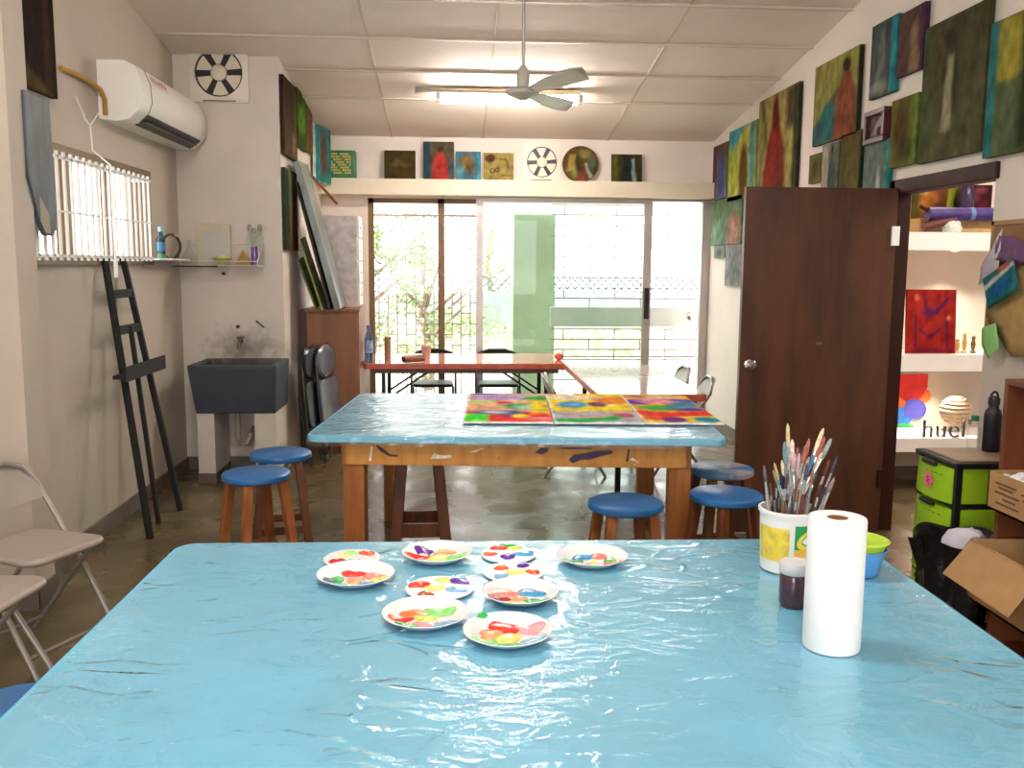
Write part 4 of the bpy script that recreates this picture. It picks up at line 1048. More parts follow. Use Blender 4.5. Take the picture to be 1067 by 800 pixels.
m = MB(); m.tube([(-2.035, 5.26, 2.46), (-2.03, 5.36, 2.36), (-2.03, 5.43, 2.335), (-2.025, 5.43, 2.2), (-1.93, 5.43, 2.12), (-1.925, 5.42, 1.7), (-1.925, 5.42, 1.59)], .005, 6).tube([(-2.03, 5.43, 2.335), (-2.03, 5.56, 2.42)], .004, 6)
cd = thing('power_cord', 'thin white cord hanging from air conditioner down across the window', 'cord')
m.build('wire', M_white, cd, smooth=True)
MB().box(-1.932, -1.914, 5.405, 5.430, 1.49, 1.59).build('plug', M_white, cd, bevel=.004)

# paintings by the pillar
picture('painting', 'dark brown painting high above the window next to pillar', (XL+.02, 4.73, 2.40), R(90), .50, .5, [('gv', '2c1a14', '33201a'), ('r', .75, .1, .85, 1, '4c3220', .05), ('p', [(0, 0), (0, .3), (.9, .02), (.9, 0)], '5c4c24', .03)], 51)
t = thing('painted_board', 'long blue-grey painted board with rounded end hanging before the window bars', 'painted board', (-1.905, 4.46, 1.70))
m = MB(); pts = [(-.14, .63), (.12, .63), (.13, .3), (.135, .1), (.12, .03), (.08, .0), (0, .0), (-.05, .06), (-.14, .25)]
m.prism(pts, -.012, .012, lambda a, b, c_: (c_, a, b))
m.build('board', mat('blue grey painted board', '46525e', .5, var=.5, scale=4, hx2='1f2428', stretch=(1, 3, .8)), t, bevel=.004)
MB().prism([(-.05, .06), (0, .01), (.05, .01), (.04, .1), (-.05, .18)], .0125, .0145, lambda a, b, c_: (c_, a, b)).build('tan_patch', mat('tan painted patch', '9a8c6e', .5, var=.3), t)

# easel leaning on the wall
t = thing('easel', 'black wooden easel leaning folded against the left wall under window', 'easel', (0, 0, 0))
A0, A1, B0, B1 = (-1.75, 5.27, 0), (-2.015, 5.50, 1.61), (-1.76, 5.90, 0), (-2.015, 5.80, 1.61)
def lerp(a, b, s_): return tuple(a[i]+(b[i]-a[i])*s_ for i in range(3))
MB().bar(A0, A1, .034, .03).build('upright', M_blackwood, t, bevel=.003)
MB().bar(B0, B1, .034, .03).build('upright', M_blackwood, t, bevel=.003)
for s_, ww in ((.865, .05), (.735, .05)):
    MB().bar(lerp(A0, A1, s_), lerp(B0, B1, s_), .025, ww).build('crossbar', M_blackwood, t, bevel=.002)
MB().bar((-1.80, 5.585, 0), (-1.93, 5.63, 1.20), .026, .026).build('rear_leg', M_blackwood, t, bevel=.003)
MB().bar((-1.865, 5.22, .94), (-1.865, 5.93, .94), .07, .022).bar((-1.832, 5.22, .955), (-1.832, 5.93, .955), .016, .085).build('tray', M_blackwood, t, bevel=.003)

# sink
t = thing('utility_sink', 'dark slate tub sink on two white piers against alcove wall', 'sink', (-1.565, 6.82, 0))
m = MB(); o1 = [(-.275, -.20), (.285, -.20), (.285, .275), (-.275, .275)]; o2 = [(-.315, -.24), (.305, -.24), (.305, .278), (-.315, .278)]
i2 = [(-.27, -.195), (.26, -.195), (.26, .235), (-.27, .235)]; i1 = [(-.22, -.15), (.22, -.15), (.22, .2), (-.22, .2)]
rings = [[m.v(x, y, .51) for x, y in o1], [m.v(x, y, .835) for x, y in o2], [m.v(x, y, .86) for x, y in o2]]
m.mi = 0
m.face(rings[0][::-1])
for A, B in zip(rings, rings[1:]):
    for k in range(4): m.face((A[k], A[(k+1) % 4], B[(k+1) % 4], B[k]))
r3 = [m.v(x, y, .86) for x, y in i2]; r4 = [m.v(x, y, .56) for x, y in i1]
for k in range(4): m.face((rings[2][k], rings[2][(k+1) % 4], r3[(k+1) % 4], r3[k]))
m.mi = 1
for k in range(4): m.face((r3[k], r3[(k+1) % 4], r4[(k+1) % 4], r4[k]))
m.face(r4)
m.build('basin', [M_slate, M_slatein], t, bevel=.008)
M_pier = mat('white plastered pier', 'd0c8bc', .7, var=.05)
for xa, xb in ((-.275, -.155), (.13, .28)):
    p_ = MB().box(xa, xb, -.18, .26, 0, .51).build('pier', M_pier, t)
    MB().box(xa-.004, xb+.004, -.184, .26, 0, .07).build('pier_base', M_skirt, p_)
MB().tube([(-.03, 0, .52), (-.03, 0, .34), (-.035, .02, .30), (-.02, .05, .24), (.02, .06, .24), (.04, .08, .30), (.04, .14, .33), (.04, .268, .33)], .020, 10).build('drain_trap', mat('drain pipe beige', 'a89c8a', .4, var=.1), t, smooth=True)
MB().tube([(-.045, .277, .99), (-.045, .21, .995), (-.045, .17, .985), (-.045, .16, .95)], .011, 10).ball((-.045, .22, 1.02), .03, .012, .012).build('tap', M_brass, t, smooth=True)

# wire shelf over the sink and what stands on it
t = thing('wire_shelf', 'white wire shelf on the alcove wall above sink', 'shelf', (-1.74, 6.98, 1.56))
m = MB()
for yy in (-.11, -.075, -.04, 0, .04, .08, .11): m.tube([(-.30, yy, 0), (.31, yy, 0)], .003, 6)
for x in (-.3, -.15, 0, .15, .31): m.tube([(x, -.11, -.004), (x, .112, -.004)], .003, 6)
m.tube([(-.30, -.11, .03), (.31, -.11, .03)], .0035, 6).tube([(-.30, .105, .16), (.31, .105, .16)], .0035, 6)
for x in (-.3, .31): m.tube([(x, -.11, 0), (x, -.11, .03), (x, .105, .16), (x, .105, -.05)], .0035, 6)
m.build('wire_frame', mat('white coated wire', 'd8d4ca', .4, var=.05), t, smooth=True)
MB().box(-.30, .02, -.112, -.104, -.012, -.002).build('dark_edge_strip', M_black, t)
SZ = 1.5645
t = thing('glass_flask', 'clear glass flask at left end of wire shelf', 'flask', (-1.945, 6.97, SZ))
MB().lathe([(0, 0), (.055, .0), (.06, .01), (.05, .06), (.018, .12), (.015, .17), (.022, .178), (.019, .178), (.012, .168), (.012, .12), (.045, .06), (.05, .01), (0, .008)], 24).build('glass_body', M_clear, t, smooth=True)
MB().lathe([(0, .009), (.048, .01), (.046, .03), (0, .03)], 24).build('cloudy_water', mat('cloudy water', 'b8b4a4', .2, var=.1), t, smooth=True)
t = thing('picture_board', 'pale grey cream edged board standing at back of wire shelf', 'board', (-1.785, 7.065, SZ))
f = MB(); f.box(-.122, .122, -.012, .012, 0, .30); f.build('board', mat('cream board edge', 'c9c2a6', .6, var=.1), t, bevel=.003)
MB().box(-.095, .10, -.015, -.011, .01, .25).build('grey_sheet', mat('pale grey sheet', 'c2bfba', .6, var=.06), t)
t = thing('glazed_dish', 'small lime yellow ceramic dish in the middle of the wire shelf', 'dish', (-1.70, 6.93, SZ))
MB().lathe([(0, 0), (.03, 0), (.035, .01), (.02, .02), (.045, .03), (.075, .05), (.07, .055), (.02, .035), (0, .035)], 24).build('bowl_body', mat('lime glaze', 'c4c46a', .3, var=.15), t, smooth=True)
MB().ball((0, 0, .05), .035, .035, .022).build('lid_knob', mat('lime glaze pale', 'd4d68a', .3, var=.1), t, smooth=True)
t = thing('wooden_pyramid', 'ochre pyramid shaped block on wire shelf beside bottles', 'block', (-1.545, 6.95, SZ))
m = MB(); b4 = [(-.06, -.04, 0), (.06, -.04, 0), (.06, .04, 0), (-.06, .04, 0)]; ap = (-.005, 0, .11)
vs = [m.v(*p) for p in b4]; av = m.v(*ap); m.face(vs[::-1])
for k in range(4): m.face((vs[k], vs[(k+1) % 4], av))
m.build('block', mat('ochre wood', '9c7c34', .5, var=.2), t)
def squeeze(label, x, y, h, fill, liquid, n=0):
    t = thing('craft_bottle', label, 'bottle', (x, y, SZ), 0, 'squeeze bottles on the wire shelf')
    MB().lathe([(0, 0), (.026, 0), (.028, .006), (.028, h*.68), (.012, h*.78), (.012, h*.84)], 20).build('bottle_body', M_clear, t, smooth=True)
    if fill: MB().lathe([(0, .003), (.0255, .004), (.0265, h*fill), (0, h*fill)], 20).build('liquid', liquid, t, smooth=True)
    MB().lathe([(0, h*.83), (.016, h*.83), (.016, h*.95), (.010, h), (0, h)], 16).build('cap', mat('grey bottle cap', '8c8c80', .4, var=.1), t, smooth=True)
squeeze('clear squeeze bottle with purple liquid, nearest on the wire shelf right end', -1.462, 6.94, .27, .5, mat('purple liquid', '7a3a9c', .25, var=.15))
squeeze('empty clear squeeze bottle behind the ochre pyramid', -1.515, 7.03, .30, 0, None)
squeeze('empty clear squeeze bottle at the back right corner of the wire shelf', -1.445, 7.05, .30, 0, None)

t = thing('corner_ledge', 'small white ledge on the left wall just past the window', 'shelf', (-1.98, 6.55, 1.605))
MB().box(-.065, .065, -.36, .33, -.012, 0).build('ledge_board', M_white, t, bevel=.002)
MB().box(-.068, -.055, -.3, .3, -.06, -.012).build('bracket', M_steel, t)
t = thing('water_bottle', 'blue capped clear bottle on the small ledge past the window', 'bottle', (-1.965, 6.39, 1.605))
MB().lathe([(0, 0), (.028, 0), (.03, .01), (.03, .12), (.014, .165), (.014, .18)], 20).build('bottle_body', glass_mat('blue tinted bottle', '9cc4d8', 1.2, rough=.05), t, smooth=True)
MB().lathe([(.0305, .05), (.0305, .11), (.0300, .11), (.0300, .05), (.0305, .05)], 20).build('label_band', mat('blue label', '3c7ca4', .4, var=.2), t, smooth=True)
MB().lathe([(0, .178), (.017, .178), (.017, .21), (0, .212)], 16).build('cap', mat('light blue cap', '8cc0d8', .4), t, smooth=True)
MB().lathe([(.0304, .002), (.0306, .003), (.0306, .03), (.0304, .03)], 20).build('green_base', mat('green bottle base', '3c8a5c', .3), t)
m = MB(); m.tube([(0, .07*math.cos(2*PI*k/28), .085+.083*math.sin(2*PI*k/28)) for k in range(28)], .009, 8, closed=True)
tag(m.build('wire_hoop', mat('dark bronze hoop', '4a4038', .35, metal=.6), smooth=True, loc=(-1.965, 6.62, 1.605), rot=(0, 0, R(-40))), 'dark round hoop standing on the small ledge beside the blue bottle', 'hoop')

# ------------------------------------------------------------------ nook: cabinet, box tower, leaning canvases
t = thing('cabinet', 'tall brown wooden cabinet in the back left nook', 'cabinet', (-1.0, 7.92, 0))
MB().box(-.215, .215, -.26, .28, 0, 1.185).build('body', M_cabinet, t, bevel=.004)
MB().box(-.225, .225, -.275, .29, 1.185, 1.21).build('top', M_cabinet, t, bevel=.003)
MB().box(-.205, .205, -.278, -.26, .06, 1.17).build('door', M_cabinet, t, bevel=.003)
MB().box(-.02, -.008, -.283, -.277, .62, .78).build('door_pull', M_cabdark, t)
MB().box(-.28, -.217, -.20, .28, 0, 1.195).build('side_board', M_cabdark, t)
CZ = 1.211
t = thing('drawer_tower', 'white floral patterned drawer tower standing on the brown cabinet', 'drawer tower', (-.955, 8.05, CZ))
MB().box(-.17, .135, -.14, .15, 0, .77).build('body', mat('floral white board', 'cfc8c4', .6, var=.25, scale=16, hx2='b4a8a6'), t, bevel=.004)
for k in range(4):
    d_ = MB().box(.135, .155, -.13, .14, .02+.19*k, .195+.19*k).build('drawer', mat('white drawer front', 'dedad2', .5, var=.1), t, bevel=.004)
    MB().box(.155, .162, -.04, .05, .09+.19*k, .115+.19*k).build('drawer_handle', M_steel, d_)
GC = 'canvases stacked on the cabinet'
def slab(name, label, a, b, width, thick, m_, up=(0, 1, 0), cat='canvas'):
    """board leaning from foot a to head b, its width across"""
    o = MB().bar(a, b, thick, width, up).build(name, m_, bevel=.003); return tag(o, label, cat, GC)
slab('canvas', 'long grey green canvas with silvery edge leaning steeply over the cabinet', (-.93, 7.66, CZ+.012), (-1.225, 7.62, 2.37), .46, .05, mat('silver grey painted canvas', '8a938e', .3, var=.35, scale=4, hx2='5c665e', stretch=(1, 1, .4)))
slab('canvas', 'dark brown canvas leaning behind the long grey one', (-1.0, 7.70, CZ+.01), (-1.245, 7.70, 2.22), .42, .02, mat('dark umber canvas', '3a2c22', .6, var=.3))
slab('canvas', 'thin pale edged green canvas leaning low in the cabinet stack', (-1.06, 7.66, CZ+.01), (-1.225, 7.60, 1.78), .34, .016, mat('pale green canvas', '8a945e', .6, var=.3))
slab('canvas', 'olive canvas leaning lowest against the nook wall on the cabinet', (-1.12, 7.70, CZ+.01), (-1.25, 7.66, 1.62), .30, .016, mat('olive canvas', '5a6a34', .6, var=.3))
o = MB().bar((-1.03, 8.35, 2.10), (-1.25, 8.42, 2.34), .02, .02).build('wooden_batten', mat('brown batten', '7a4c2c', .5, var=.2)); tag(o, 'thin brown stick slanting under the teal painting', 'stick')

# ------------------------------------------------------------------ far tables
def folding_table(label, loc, rz, W, D, H, topmat, edge_mat, seed):
    t = thing('folding_table', label, 'table', loc, rz, 'red folding tables by the glass door')
    MB().prism(rrect(-W/2, W/2, -D/2, D/2, .03), H-.05, H-.003).build('tabletop', edge_mat, t, bevel=.004)
    MB().prism(rrect(-W/2+.006, W/2-.006, -D/2+.006, D/2-.006, .03), H-.003, H).build('plastic_cover', topmat, t)
    MB().box(-W/2+.06, W/2-.06, -D/2+.04, -D/2+.06, H-.09, H-.05).box(-W/2+.06, W/2-.06, D/2-.06, D/2-.04, H-.09, H-.05).build('apron', mat('table underframe', '6a4a3a', .5), t)
    for sx in (-1, 1):
        x = sx*(W/2-.16)
        for sy in (-1, 1):
            MB().bar((x, sy*(D/2-.1), 0), (x, sy*(D/2-.1), H-.05), .035, .035).build('leg', M_black, t)
        MB().bar((x, -D/2+.1, .25), (x, D/2-.1, .25), .02, .02).build('leg_brace', M_black, t)
        for sy in (-1, 1):
            MB().bar((x, sy*(D/2-.1), .40), (x-sx*.42, sy*(D/2-.1), H-.06), .018, .018).build('diagonal_strut', M_black, t)
    return t
M_redfilm = mat('glossy red table film', 'd89080', .12, var=.15, scale=8, coat=.5)
M_palefilm = mat('glossy pale table film', 'd8c4bc', .12, var=.1, scale=8, coat=.5)
folding_table('red topped folding table set crosswise before the brown framed panes', (.095, 8.29, 0), 0, 1.73, .90, .74, M_redfilm, M_redtable, 3)
folding_table('narrow red edged folding table running lengthwise at right by the glass', (1.315, 6.90, 0), 0, .735, 1.85, .735, M_palefilm, M_redtable, 4)

RZ = .7405
t = thing('water_bottle', 'tall blue labelled water bottle at left end of the red table', 'bottle', (-.735, 7.96, RZ))
MB().lathe([(0, 0), (.034, 0), (.037, .01), (.037, .20), (.015, .27), (.015, .29)], 20).build('bottle_body', glass_mat('blue water bottle', 'a8c8e4', 1.2, rough=.05), t, smooth=True)
MB().lathe([(.038, .08), (.038, .19), (.0372, .19), (.0372, .08), (.038, .08)], 20).build('label_band', mat('blue white label', '5878b4', .4, var=.5, scale=30, hx2='c8d4e8'), t, smooth=True)
MB().lathe([(0, .288), (.018, .288), (.018, .315), (0, .316)], 14).build('cap', mat('blue cap', '3c64b0', .4), t, smooth=True)
t = thing('water_bottle', 'clear bottle behind the blue labelled one on the red table', 'bottle', (-.655, 8.08, RZ))
MB().lathe([(0, 0), (.032, 0), (.035, .01), (.035, .2), (.014, .26), (.014, .28)], 20).build('bottle_body', M_clear, t, smooth=True)
MB().lathe([(0, .278), (.017, .278), (.017, .30), (0, .30)], 14).build('cap', M_white, t, smooth=True)
t = thing('card_tube', 'upright brown card tube beside the bottles on the red table', 'tube', (-.575, 7.98, RZ))
MB().lathe([(.022, 0), (.028, 0), (.028, .215), (.022, .215), (.022, 0)], 20).build('tube_wall', mat('tan card tube', 'a07c54', .7, var=.1), t, smooth=True)
t = thing('paper_roll', 'brown paper roll lying on the red table with dark end', 'roll', (-.36, 7.92, RZ+.032))
m = MB(); m.tube([(-.07, -.05, 0), (.09, .05, 0)], .03, 16); m.build('roll_body', mat('brown paper roll', '8a5a44', .6, var=.2), t, smooth=True)
MB().tube([(-.078, -.055, 0), (-.069, -.0495, 0)], .024, 16).build('roll_end', M_black, t)
t = thing('paper_cup', 'pinkish crumpled paper cup beside the roll on the red table', 'cup', (-.245, 8.05, RZ))
MB().lathe([(0, 0), (.03, 0), (.045, .13), (.042, .13), (.028, .004), (0, .004)], 20).build('cup_wall', mat('pink paper', 'd8a8a0', .6, var=.15), t, smooth=True)
m = MB().ball((0, 0, .03), .04, .03, .032); tag(m.build('paint_sponge', mat('orange sponge', 'e0643c', .8, var=.3, scale=40), smooth=True, loc=(.93, 8.15, RZ)), 'small orange red sponge at right end of the red table', 'sponge')

# ------------------------------------------------------------------ abstract sheets on the mid table
GS = 'abstract painted sheets on the mid table'
def sheet(label, c, rz, w, h, layers, seed, z=.7905):
    # lay flat: local Z -> world Y (away), front up
    o = picture('painted_sheet', label, (0, 0, 0), 0, w, h, layers, seed, depth=.006, group=GS, edge='f0f0f0', res=64, gain=.85)
    o.rotation_mode = 'XYZ'; o.rotation_euler = (R(-90), 0, 0)
    o.matrix_world = Matrix.Translation((c[0], c[1], z)) @ Matrix.Rotation(rz, 4, 'Z') @ Matrix.Rotation(R(-90), 4, 'X')
    return o
W1 = [('r', -.1, -.1, 1.1, .03, 'f4f4f2', .006), ('r', -.1, -.1, .015, 1.1, 'f4f4f2', .006)]
sheet('leftmost bright abstract sheet, lime patch and red band at its front', (.268, 4.56), R(-3), .46, 1.0,
      [('bg', 'e8b8a0'), ('r', 0, 0, 1, .35, 'd8503c', .02), ('r', 0, .02, .28, .27, '5fd43c', .03), ('e', .4, .32, .3, .08, '4a6a9c', .02), ('e', .35, .33, .14, .05, 'c8c8c0', .02), ('e', .55, .2, .14, .05, '7a2858', .02), ('e', .65, .2, .1, .06, 'e8d060', .02), ('e', .85, .12, .18, .05, 'f0a0a0', .02), ('e', .65, .55, .22, .1, '3fa050', .03), ('e', .75, .5, .18, .08, 'a8c8b0', .03), ('e', .2, .7, .22, .08, 'c0d090', .03), ('e', .45, .68, .1, .05, 'c04858', .02), ('r', .8, .3, 1, .9, 'e8d048', .06), ('e', .4, .9, .5, .12, 'b8a8d0', .05), ('e', .9, .85, .2, .1, '4c9c50', .03)]+W1, 61)
sheet('middle abstract sheet, yellow ground with blue flower and green wave', (.731, 4.53), R(-3), .455, 1.0,
      [('bg', 'e4d04c'), ('r', 0, 0, 1, .38, 'b8b8c0', .03), ('p', [(0, .02), (0, .12), (.3, .15), (.6, .2), (.85, .32), (.9, .25), (.7, .08), (.3, .03)], '3ca858', .015), ('p', [(.1, .3), (.5, .22), (.9, .4), (1, .38), (.8, .3), (.5, .16), (.2, .22)], 'd8a0a8', .02), ('e', .3, .62, .2, .12, '5f9cc8', .03), ('e', .3, .62, .09, .05, '90b8d8', .02), ('e', .62, .64, .12, .1, '7c3c58', .02), ('r', .72, .55, .8, .75, 'f0f0c0', .02), ('e', .85, .8, .3, .15, 'd89060', .04), ('e', .3, .9, .35, .1, 'e8e0d0', .04), ('e', .85, .25, .12, .07, 'a05868', .02)]+W1, 62)
sheet('rightmost abstract sheet, purple and teal ovals at its front', (1.16, 4.51), R(-3), .395, 1.02,
      [('bg', 'd8a850'), ('r', 0, 0, 1, .22, 'e0c878', .02), ('e', .2, .2, .2, .1, 'd86a4c', .03), ('e', .42, .12, .17, .09, '6a2470', .015), ('e', .85, .12, .17, .09, '2a8c98', .015), ('p', [(0, .28), (.4, .2), (1, .25), (1, .4), (.5, .35), (0, .42)], 'd05840', .02), ('e', .4, .5, .32, .1, '4a9c4c', .03), ('e', .15, .72, .22, .1, '5a3a94', .03), ('r', .55, .5, 1, .8, '4f8098', .06), ('e', .8, .45, .25, .06, '5c3c88', .03), ('e', .45, .75, .25, .1, 'e0a0b0', .04), ('p', [(0, .95), (.3, .88), (1, .7), (1, .78), (.35, .97)], '6a2c8c', .02), ('e', .6, .9, .3, .07, 'f0d0b0', .04)]+W1, 63)
sheet('abstract sheet with purple streak lying farthest back on the mid table', (.38, 5.40), R(-5), .62, .24,
      [('bg', 'd8b0a0'), ('p', [(.05, .6), (.05, .95), (.6, .6), (.6, .35)], '5c3494', .03), ('r', .6, .1, .9, .5, '4ca45c', .06), ('r', .0, 0, .5, .3, 'e0c070', .06)]+W1, 64, z=.7862)
sheet('abstract sheet of orange and yellow patches at back right of the mid table', (1.02, 5.37), R(-5), .62, .24,
      [('bg', 'e0a860'), ('e', .3, .5, .25, .3, 'e8d860', .05), ('e', .7, .5, .2, .3, 'd87050', .05), ('e', .9, .7, .15, .2, 'c8c0d8', .05)]+W1, 65, z=.7862)

# ------------------------------------------------------------------ right side: chest, bin, bookcase
t = thing('drawer_chest', 'lime green plastic drawer chest with black frame near the doorway', 'chest of drawers', (2.325, 3.885, 0))
cx0, cx1, cy0, cy1 = -.19, .20, -.16, .16
for sx in (cx0, cx1-.035):
    for sy in (cy0, cy1-.035): MB().box(sx, sx+.035, sy, sy+.035, 0, .74).build('post', M_blackplastic, t, bevel=.005)
MB().box(cx0-.012, cx1+.005, cy0-.012, cy1+.012, .735, .755).build('top_frame', M_blackplastic, t, bevel=.006)
MB().box(cx0+.02, cx1-.015, cy0+.02, cy1-.02, .755, .762).build('top_panel', mat('beige top panel', 'a8927c', .5, var=.1), t, bevel=.003)
for k in range(5): MB().box(cx0+.005, cx1, cy0+.004, cy1-.004, .02+.178*k, .037+.178*k).build('rail', M_blackplastic, t)
for k in range(4):
    z0 = .04+.178*k; z1 = z0+.152
    m = MB(); m.box(cx0+.012, cx1-.01, cy0+.006, cy1-.006, z0, z1)
    n = 8; fr, bk = [], []
    for i in range(n+1):
        a = -1+2*i/n; yy = a*(cy1-.012); bul = -.028*(1-a*a)
        fr.append((m.v(cx0-.008+bul, yy, z0), m.v(cx0-.002+bul, yy, z1))); bk.append((m.v(cx0+.02, yy, z0), m.v(cx0+.02, yy, z1)))
    for i in range(n):
        m.face((fr[i][0], fr[i+1][0], fr[i+1][1], fr[i][1])); m.face((fr[i][1], fr[i+1][1], bk[i+1][1], bk[i][1])); m.face((fr[i][0], bk[i][0], bk[i+1][0], fr[i+1][0]))
    m.face((fr[0][0], fr[0][1], bk[0][1], bk[0][0])); m.face((fr[n][0], bk[n][0], bk[n][1], fr[n][1]))
    d_ = m.build('drawer', M_green, t)
    MB().box(cx0-.042, cx0-.022, -.055, .055, z1-.008, z1+.010).build('drawer_grip', M_blackplastic, d_, bevel=.004)
    if k in (1, 3):
        m = MB(); pts = []
        for q in range(24):
            a = 2*PI*q/24; rr = .034*(1+.16*math.cos(6*a)); pts.append((rr*math.cos(a), rr*math.sin(a)))
        m.prism(pts, 0, .002, lambda a, b, c_: (cx0-.0365-c_, a-.01, z0+.075+b))
        s_ = m.build('pink_sticker', mat('pink sticker', 'e87098', .5, var=.1), d_)
        for (pa, pb) in (((-.015, .016), (.012, .012)), ((.012, .012), (-.012, .0)), ((-.012, 0), (.013, -.004)), ((.013, -.004), (-.013, -.018))):
            MB().bar((cx0-.0392, pa[0]-.01, z0+.075+pa[1]), (cx0-.0392, pb[0]-.01, z0+.075+pb[1]), .004, .001, (1, 0, 0)).build('sticker_mark', mat('sticker red mark', 'b02850', .5), s_)
    for q in range(5):
        MB().box(cx0-.031+(.006 if q in (0, 4) else 0), cx0-.0295+(.006 if q in (0, 4) else 0), -.10+.034*q, -.078+.034*q, z1-.038, z1-.034).build('embossed_text', mat('dark green print', '5f7d1c', .5), d_)

t = thing('waste_bin', 'waste bin lined with shiny black bag in front of the green chest', 'bin', (2.045, 3.53, 0))
m = MB(); n = 40; rows = []
def bagr(z, a):
    r_ = .105+.055*(z/.5)
    return r_*(1+.07*math.sin(5*a+z*9)+.05*math.sin(9*a-z*14)+.03*math.sin(17*a))
for z in [0, .06, .14, .22, .30, .38, .44, .485]:
    rows.append([m.v(bagr(z, 2*PI*k/n)*math.cos(2*PI*k/n), bagr(z, 2*PI*k/n)*math.sin(2*PI*k/n), z) for k in range(n)])
rows.append([m.v(.165*math.cos(2*PI*k/n), .165*math.sin(2*PI*k/n), .50+.012*math.sin(4*2*PI*k/n)) for k in range(n)])
rows.append([m.v(.145*math.cos(2*PI*k/n), .145*math.sin(2*PI*k/n), .485) for k in range(n)])
rows.append([m.v(.11*math.cos(2*PI*k/n), .11*math.sin(2*PI*k/n), .25) for k in range(n)])
for A, B in zip(rows, rows[1:]):
    for k in range(n): m.face((A[k], A[(k+1) % n], B[(k+1) % n], B[k]))
m.face(rows[0][::-1]); m.face(rows[-1])
m.build('bag_liner', M_bag, t, smooth=True)
m = MB()
m.face([m.v(-.16, -.03, .495), m.v(-.19, .03, .485), m.v(-.165, -.02, .36), m.v(-.15, -.05, .38)])
m.build('bag_flap', M_bag, t)
t = thing('crumpled_paper', 'crumpled white paper sticking out of the black bin bag', 'paper', (2.08, 3.52, .27))
m = MB(); m.ball((0.0, 0, .14), .10, .085, .13, 14, 9)
for q in m.bm.verts: q.co += Vector((mnoise.noise(q.co*14), mnoise.noise(q.co*14+Vector((5, 0, 0))), mnoise.noise(q.co*14+Vector((0, 7, 0)))))*.035
m.build('paper_ball', mat('lilac white paper', 'dcd8e8', .8, var=.05), t)

t = thing('bookcase', 'red brown open bookcase cut off by the right edge', 'bookcase', (2.31, 2.9, 0))
bx0, bx1, by0, by1 = -.21, .23, -.48, .47
MB().box(bx0, bx1, by1-.022, by1, 0, 1.14).build('side_panel', M_bookwood, t, bevel=.002)
MB().box(bx0, bx1, by0, by0+.022, 0, 1.14).build('side_panel', M_bookwood, t, bevel=.002)
MB().box(bx1-.012, bx1, by0+.022, by1-.022, 0, 1.14).build('back_panel', M_bookwood, t)
MB().box(bx0, bx1, by0, by1, 1.14, 1.162).build('top', M_bookwood, t, bevel=.002)
for z in (.10, .30, .645): MB().box(bx0+.01, bx1-.012, by0+.022, by1-.022, z, z+.022).build('shelf', M_bookwood, t)
MB().box(bx0+.02, bx0+.04, by0+.022, by1-.022, 0, .10).build('kick_board', M_bookwood, t)
t = thing('cardboard_box', 'printed cardboard box of white balls on the bookcase shelf', 'box', (2.235, 3.16, .668))
f = MB(); f.box(-.19, .17, -.2, .18, 0, .008).box(-.19, -.182, -.2, .18, 0, .145).box(.162, .17, -.2, .18, 0, .145).box(-.19, .17, -.2, -.192, 0, .145).box(-.19, .17, .172, .18, 0, .145)
f.build('box_walls', M_card, t)
for (y0, y1, z) in ((.0, .13, .11), (.02, .11, .095), (-.02, .13, .075), (0, .08, .055), (-.1, -.03, .1), (-.1, -.04, .08), (-.02, .12, .035)):
    MB().box(-.1915, -.1895, y0, y1, z-.004, z+.003).build('box_print', mat('brown box print', '6a4a30', .8), t)
for k in range(6):
    o = MB().ball((0, 0, .028), .028, .028, .028).build('foam_ball', mat('foam ball white', 'f0eef2', .8, var=.03), smooth=True, loc=(2.085+.06*(k % 2), 3.29-.062*(k//2), .668+.085+.006*(k % 3)))
    tag(o, 'white foam ball heaped in the printed cardboard box', 'ball', 'foam balls in the cardboard box')
o = MB().box(-.09, .09, -.12, .12, -.06, .012).build('purple_packet', mat('purple packet', '6a2c8c', .35, var=.2), bevel=.01, loc=(2.29, 3.16, .835)); tag(o, 'purple packet lying on top of the printed cardboard box', 'packet')
t = thing('cardboard_box', 'open cardboard box with big flap hanging out of the bookcase foot', 'box', (2.17, 3.10, .3225))
f = MB(); f.box(-.20, .22, -.22, .20, 0, .008).box(-.20, -.192, -.22, .20, 0, .23).box(.212, .22, -.22, .2, 0, .23).box(-.2, .22, -.22, -.212, 0, .23).box(-.2, .22, .192, .20, 0, .23)
f.build('box_walls', M_card, t)
m = MB(); m.hexa([(-.200, -.22, 0.225), (-.200, .20, 0.225), (-.300, .205, 0.095), (-.300, -.22, 0.085)], [(-.195, -.22, 0.231), (-.195, .20, 0.231), (-.296, .205, 0.102), (-.296, -.22, 0.092)])
m.build('flap', M_card, t)
t = thing('craft_bottle', 'small purple bottle standing on top of the bookcase', 'bottle', (2.235, 3.30, 1.162))
MB().lathe([(0, 0), (.022, 0), (.024, .01), (.024, .06), (.012, .08), (0, .08)], 16).build('bottle_body', mat('purple bottle', '7a4a9c', .3, var=.1), t, smooth=True)
MB().lathe([(0, .079), (.012, .079), (.012, .105), (0, .106)], 12).build('cap', M_white, t, smooth=True)

